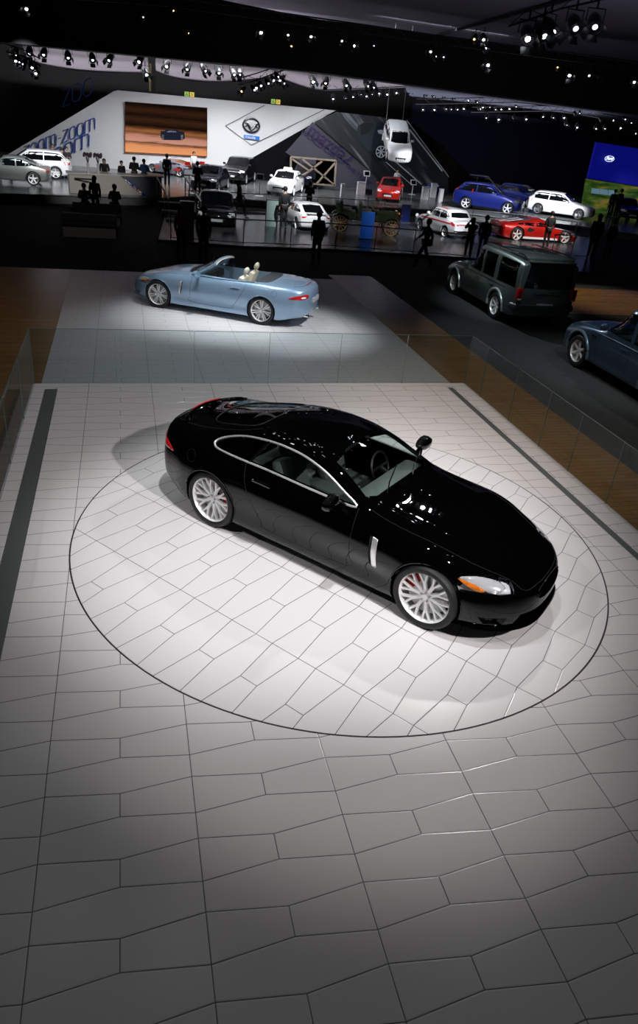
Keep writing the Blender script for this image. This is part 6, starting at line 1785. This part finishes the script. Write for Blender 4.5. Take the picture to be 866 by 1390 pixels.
# on the white platform
person('stand', 'black', 'black', 'person in black beside the white hatchback, left of a pair in front of the slogan', (87, 241.5), 0, 2.6, .86)
person('hold', 'dark', 'black', 'person in a dark jacket, the right of the pair in front of the slogan', (93, 242), 0, .4, .88)
person('stand', 'navy', 'black', 'person in navy behind the tail of the white hatchback', (74, 236), 0, .2, .86)
rcl = rc.location
person('lean', 'black', 'black', 'person in black with long hair behind the counter next to the vases', None, 0, 0, .86, True, loc=rcl + Vector((1.55, 1.6, 0)))
person('stand', 'black', 'black', 'person in black in the middle behind the reception counter', None, 0, .5, .80, loc=rcl + Vector((2.35, 1.85, 0)))
person('hold', 'dark', 'black', 'broad person in a dark jacket behind the counter near its angled end', None, 0, 3.0, .92, loc=rcl + Vector((2.95, 2.05, 0)))
person('hold', 'blue', 'black', 'person in a light blue shirt behind the counter', None, 0, 2.8, .88, loc=rcl + Vector((3.42, 2.1, 0)))
person('stand', 'black', 'black', 'person in black standing before the race car', (227, 254), 0, 3.0, .95)
person('stand', 'white', 'dark', 'person in a white shirt right of the red racing wing', (263, 243), 0, .3, .88)
person('hold', 'black', 'black', 'person in black beside the bright white lectern screen', (268, 268), 0, 2.9, .95)
person('stand', 'white', 'dark', 'person in a pale shirt inside the wooden lattice frame', (402, 247), 0, .2, .84)
person('hold', 'white', 'dark', 'person in a white shirt behind the bright red hatchback', (536, 262), 0, .0, .84)
# visitors between the display rows
person('walk', 'black', 'black', 'person in a black coat between the dark sedan and the white sedan', (324, 297), LOW + .06, 1.2, .95, True, coat=True)
person('stand', 'black', 'black', 'broad person in black standing before the nose of the white sedan', (384, 311), LOW + .06, 3.1, 1.0)
person('hold', 'black', 'black', 'slim person in black by the front door of the white sedan', (418, 292), LOW + .06, 2.8, .90)
person('stand', 'dark', 'black', 'tall dark figure in the aisle before the white sports coupe', (428, 358), LOW, 3.1, 1.0, coat=True)
person('stand', 'red', 'black', 'person in a dark red coat in the aisle behind the convertible bonnet', (246, 352), LOW, .4, .95, True, coat=True)
person('stand', 'dark', 'black', 'person in black in the aisle just beyond the convertible windscreen', (276, 356), LOW, 2.9, 1.0, coat=True)
person('walk', 'black', 'black', 'person in black striding along the aisle with a shoulder bag', (573, 363), LOW, -PI / 2 - .1, .98, bag=True)
person('camera', 'brown', 'black', 'person in black with a brown bag photographing the rally saloon', (633, 352), LOW, 3.0, .92, True)
person('stand', 'black', 'black', 'person in black standing right of the one taking a picture', (651, 352), LOW, 2.7, .98)
person('hold', 'black', 'black', 'person in black leaning at the door of the red supercar', (739, 338), LOW, 3.1, .96)
person('stand', 'black', 'black', 'dark figure with long hair right of the white hatchback', (800, 352), LOW, 2.6, 1.1, True, coat=True)
person('stand', 'dark', 'dark', 'dark figure behind the off-road cars at the short railing', (822, 350), LOW, 3.0, .95, coat=True)
person('stand', 'black', 'black', 'left one of two figures against the meadow picture wall', (826, 296), 0, 2.9, .98)
person('stand', 'navy', 'black', 'right one of two figures against the meadow picture wall', (834, 297), 0, 3.3, 1.02)
# at the dark desks
person('sit', 'dark', 'black', 'seated dark figure at the left of the aisle desks', None, 0, 3.1, .95, loc=gp(115, 303, LOW) + Vector((0, 1.0, .12)))
person('stand', 'dark', 'black', 'tall dark figure between two seated ones at the aisle desks', None, 0, 2.9, .95, True, loc=gp(130, 302, LOW) + Vector((0, .9, 0)))
person('sit', 'dark', 'black', 'seated dark figure at the stair end of the aisle desks', None, 0, 3.3, .95, loc=gp(157, 303, LOW) + Vector((0, .9, .12)))
for i, (x, l) in enumerate([(115, 'stool under the seated figure at the left of the aisle desks'), (157, 'stool under the seated figure at the stair end of the aisle desks')]):
    o = empty('stool', gp(x, 303, LOW) + Vector((0, 1.0 if i == 0 else .9, 0)), 0, l, 'stool')
    b = BM(); lathe(b, [(0, .56), (.19, .55), (.20, .50), (0, .48)], 16, 'Z'); obj('seat', b, BLACKMAT, o)
    for k in range(4): a = PI / 4 + k * PI / 2; b = BM(); tube(b, [(.12 * math.cos(a), .12 * math.sin(a), .49), (.18 * math.cos(a), .18 * math.sin(a), 0)], .015, 5); obj('leg', b, BLACKMAT, o)

# ---------------------------------------------------------------- stage lamps under the ceiling
LIT = mat('lamp_lit', (1, 1, 1), .5, emit=16.0, ecol=(.88, .95, 1)); LITW = mat('lamp_lit_warm', (1, .7, .3), .5, emit=5.0, ecol=(1, .55, .2)); CAN = mat('lamp_can', (.03, .03, .032), .35, .6)
DIM = mat('lamp_lit_dim', (1, 1, 1), .5, emit=2.0, ecol=(.85, .92, 1))


def lamp_proto(lit, r=.15, ln=.34):
    root = empty('stage_lamp', (0, 0, 0)); root.empty_display_size = .1
    T = Matrix.Rotation(-.85, 4, 'X')
    b = BM(); lathe(b, [(r * .55, .18), (r * .8, .10), (r, -.02), (r, -ln + .12), (r * .92, -ln + .12), (r * .9, 0), (0, .1)], 14, 'Z', T); obj('can', b, CAN, root, smooth=True)
    b = BM(); lathe(b, [(0, -ln + .15), (r * .38, -ln + .15), (r * .38, -ln + .13), (0, -ln + .125)], 12, 'Z', T); obj('lens', b, lit, root)
    b = BM(); tube(b, [(-r * 1.25, 0, -.02), (-r * 1.25, 0, .22), (r * 1.25, 0, .22), (r * 1.25, 0, -.02)], .016, 4); tube(b, [(0, 0, .22), (0, 0, .42)], .022, 5); obj('yoke', b, CAN, root)
    b = BM()
    for i, a in enumerate((0, PI / 2, PI, 1.5 * PI)):
        q = T @ Vector((r * math.cos(a) * 1.0, r * math.sin(a), -ln + .12)); q2 = T @ Vector((r * math.cos(a) * 1.35, r * math.sin(a) * 1.35, -ln - .06)); n_ = T @ Vector((-math.sin(a) * r * .7, math.cos(a) * r * .7, 0)); vs = [b.verts.new(q + n_), b.verts.new(q - n_), b.verts.new(q2 - n_), b.verts.new(q2 + n_)]; b.faces.new(vs)
    bmesh.ops.solidify(b, geom=b.faces[:], thickness=.006); obj('barn_doors', b, CAN, root)
    return root


SPARK = mat('lamp_spark', (1, 1, 1), .5, emit=55.0, ecol=(.92, .96, 1))
PR = {'s': lamp_proto(SPARK), 'w': lamp_proto(LIT), 'o': lamp_proto(LITW), 'd': lamp_proto(DIM)}
for k in PR: PR[k]['category'] = 'lamp'
used_l = set()


def lamp(kind, loc, rz, sc, label, group):
    p = PR[kind]
    if kind in used_l: o = dup(p)
    else: o = p; used_l.add(kind)
    o.location = loc; o.rotation_euler = (0, 0, rz); o.scale = (sc,) * 3; o['label'] = label; o['group'] = group
    return o


def pipe(pts, Y, name='lighting_pipe', label=''):
    P = [at(x, y, Y) for x, y in pts]; b = BM(); tube(b, P, .035, 5); tube(b, [p + Vector((0, 0, .3)) for p in P], .03, 5)
    for a, c in zip(P[:-1], P[1:]):
        n = max(2, int((c - a).length / .5))
        for i in range(n): tube(b, [a.lerp(c, i / n) + Vector((0, 0, .3 * (i % 2))), a.lerp(c, (i + 1) / n) + Vector((0, 0, .3 * ((i + 1) % 2)))], .015, 4)
    return tag(obj(name, b, CAN), label, 'truss')


rnd = random.Random(3)
row = [(22, 70, 'w'), (40, 68, 'd'), (60, 70, 'd'), (92, 74, 'd'), (125, 77, 'd'), (150, 78, 'd'), (191, 80, 'w'), (197, 97, 'w'), (227, 86, 'w'), (255, 90, 'd'), (276, 92, 'd'), (297, 95, 'd'), (316, 97, 'd'), (325, 97, 'd'), (424, 107, 'w'), (443, 109, 'd'), (469, 112, 'd'), (497, 113, 'd'), (506, 115, 'd')]
for i, (x, y, k) in enumerate(row):
    lamp(k, at(x, y, 43), rnd.uniform(-.6, .6), 1.15, 'small stage lamp hanging before the lit ceiling fabric', 'stage lamps in front of the ceiling fabric')
pipe([(-10, 58), (200, 68), (400, 91), (520, 103)], 43, label='long dark lighting truss in front of the lit ceiling fabric')
cl = [(20, 79, 'w'), (26, 81, 'w'), (34, 84, 'd'), (42, 88, 'w'), (48, 92, 'w'), (50, 96, 'w')]
for x, y, k in cl: lamp(k, at(x, y, 41), rnd.uniform(-.8, .8), .9, 'bright lamp in the cluster at the left end of the fabric ceiling', 'lamp cluster over the left cars')
pipe([(8, 70), (30, 76), (56, 90)], 41, label='short slanted truss carrying the left lamp cluster')
cl = [(330, 121, 'o'), (343, 119, 'w'), (348, 116, 'w'), (353, 113, 'w'), (362, 110, 'w'), (370, 106, 'w'), (375, 101, 'w'), (380, 106, 'w'), (384, 110, 'd')]
for x, y, k in cl: lamp(k, at(x, y, 41), rnd.uniform(-.8, .8), .85, 'bright lamp in the slanted cluster above the diamond wall panel', 'lamp cluster above the diamond panel')
pipe([(322, 116), (350, 108), (394, 92)], 41, label='slanted truss above the diamond wall panel')
far = [(452, 132), (468, 132), (480, 130), (488, 127), (497, 129), (505, 126), (515, 125), (525, 126), (537, 124), (551, 122), (560, 122), (575, 125), (587, 130), (601, 129), (614, 130), (636, 135), (646, 137), (644, 129), (574, 147), (590, 147), (604, 147), (612, 147), (620, 147), (650, 146), (655, 143), (665, 144), (680, 147), (692, 146), (700, 143), (661, 158), (677, 160), (697, 159), (714, 160), (750, 158), (765, 158), (780, 153), (783, 171), (787, 152), (815, 162), (832, 162), (842, 172), (858, 165), (862, 180), (808, 173), (820, 173), (768, 168), (738, 157), (847, 160), (630, 146), (672, 147)]
for i, (x, y) in enumerate(far):
    lamp('w' if i % 4 != 1 else 'd', at(x, y, 52 if y < 150 else 49), rnd.uniform(-.8, .8), rnd.uniform(.55, .8), 'tiny distant stage lamp above the far dark stands', 'distant stage lamps above the far stands')
pipe([(440, 122), (560, 117), (660, 131), (720, 138)], 52, label='distant truss right of the white show wall')
pipe([(565, 141), (700, 139), (880, 158)], 49, label='distant truss above the dark curtain wall')
pipe([(640, 152), (760, 150), (880, 172)], 49, label='lower distant truss above the glossy blue car')
near = [(355, 40, 'w', 1.0), (392, 44, 'd', .8), (396, 60, 'o', .6), (421, 46, 'w', .8), (38, 8, 'w', .9), (195, 21, 'd', .5), (234, 12, 'o', .5), (259, 43, 'o', .6), (463, 52, 'd', .8), (478, 58, 'w', .9), (508, 60, 'd', .5), (586, 66, 'd', 1.0), (589, 74, 'w', .7), (603, 75, 'd', .6), (645, 50, 'o', .8), (656, 50, 'w', .9), (657, 62, 'w', .8), (665, 84, 'w', 1.1), (757, 89, 'o', .6), (773, 98, 'w', 1.1), (773, 108, 'o', .6), (799, 99, 'd', .9), (812, 102, 'd', .8), (862, 108, 'w', .9)]
for x, y, k, s_ in near: lamp(k, at(x, y, 33.5), rnd.uniform(-1, 1), s_, 'stage lamp hanging in front of the black ceiling beam', 'stage lamps before the black beam')
pipe([(-10, -10), (230, 8), (430, 36), (600, 60), (880, 96)], 33.5, label='long truss in front of the black ceiling beam')
big = [(715, 44, 'w'), (735, 40, 'd'), (745, 35, 'w'), (779, 30, 'd'), (807, 28, 'd')]
for (x, y, k), l in zip(big, ['nearest the ceiling seam', 'second from the ceiling seam', 'in the middle of the five', 'second from the frame edge', 'nearest the frame edge']): lamp(k, at(x, y, 24), rnd.uniform(-.5, .5), 1.5, 'large black stage lamp below the grey soffit, ' + l, 'large stage lamps below the soffit')
pipe([(690, 36), (760, 12), (850, -8)], 24, label='near slanted truss carrying the large stage lamps')
# unseen lamps added over the stage to show as sparks in the black paint
for i in range(44):
    x = -4.5 + 12.5 * rnd.random(); y = 6.0 + 9 * rnd.random(); z = 8.7 + .5 * rnd.random()
    if i % 2: x = 1.0 + 11 * rnd.random(); y = 13 + 6 * rnd.random(); z = 9.6 + 1.2 * rnd.random()
    lamp('s', (x, y, z), rnd.uniform(-.7, .7), rnd.uniform(.7, 1.2), 'unseen stage lamp added over the round turntable for a spark in the black paint', 'added stage lamps over the turntable')
for x in (-4.5, 0, 4, 8):
    b = BM(); tube(b, [(x, 2, 9.5), (x, 17.5, 9.5)], .04, 5); tag(obj('lighting_pipe', b, BLACKMAT), 'overhead lighting pipe above the turntable, mirrored in the black roof', 'truss', 'overhead pipes above the turntable')
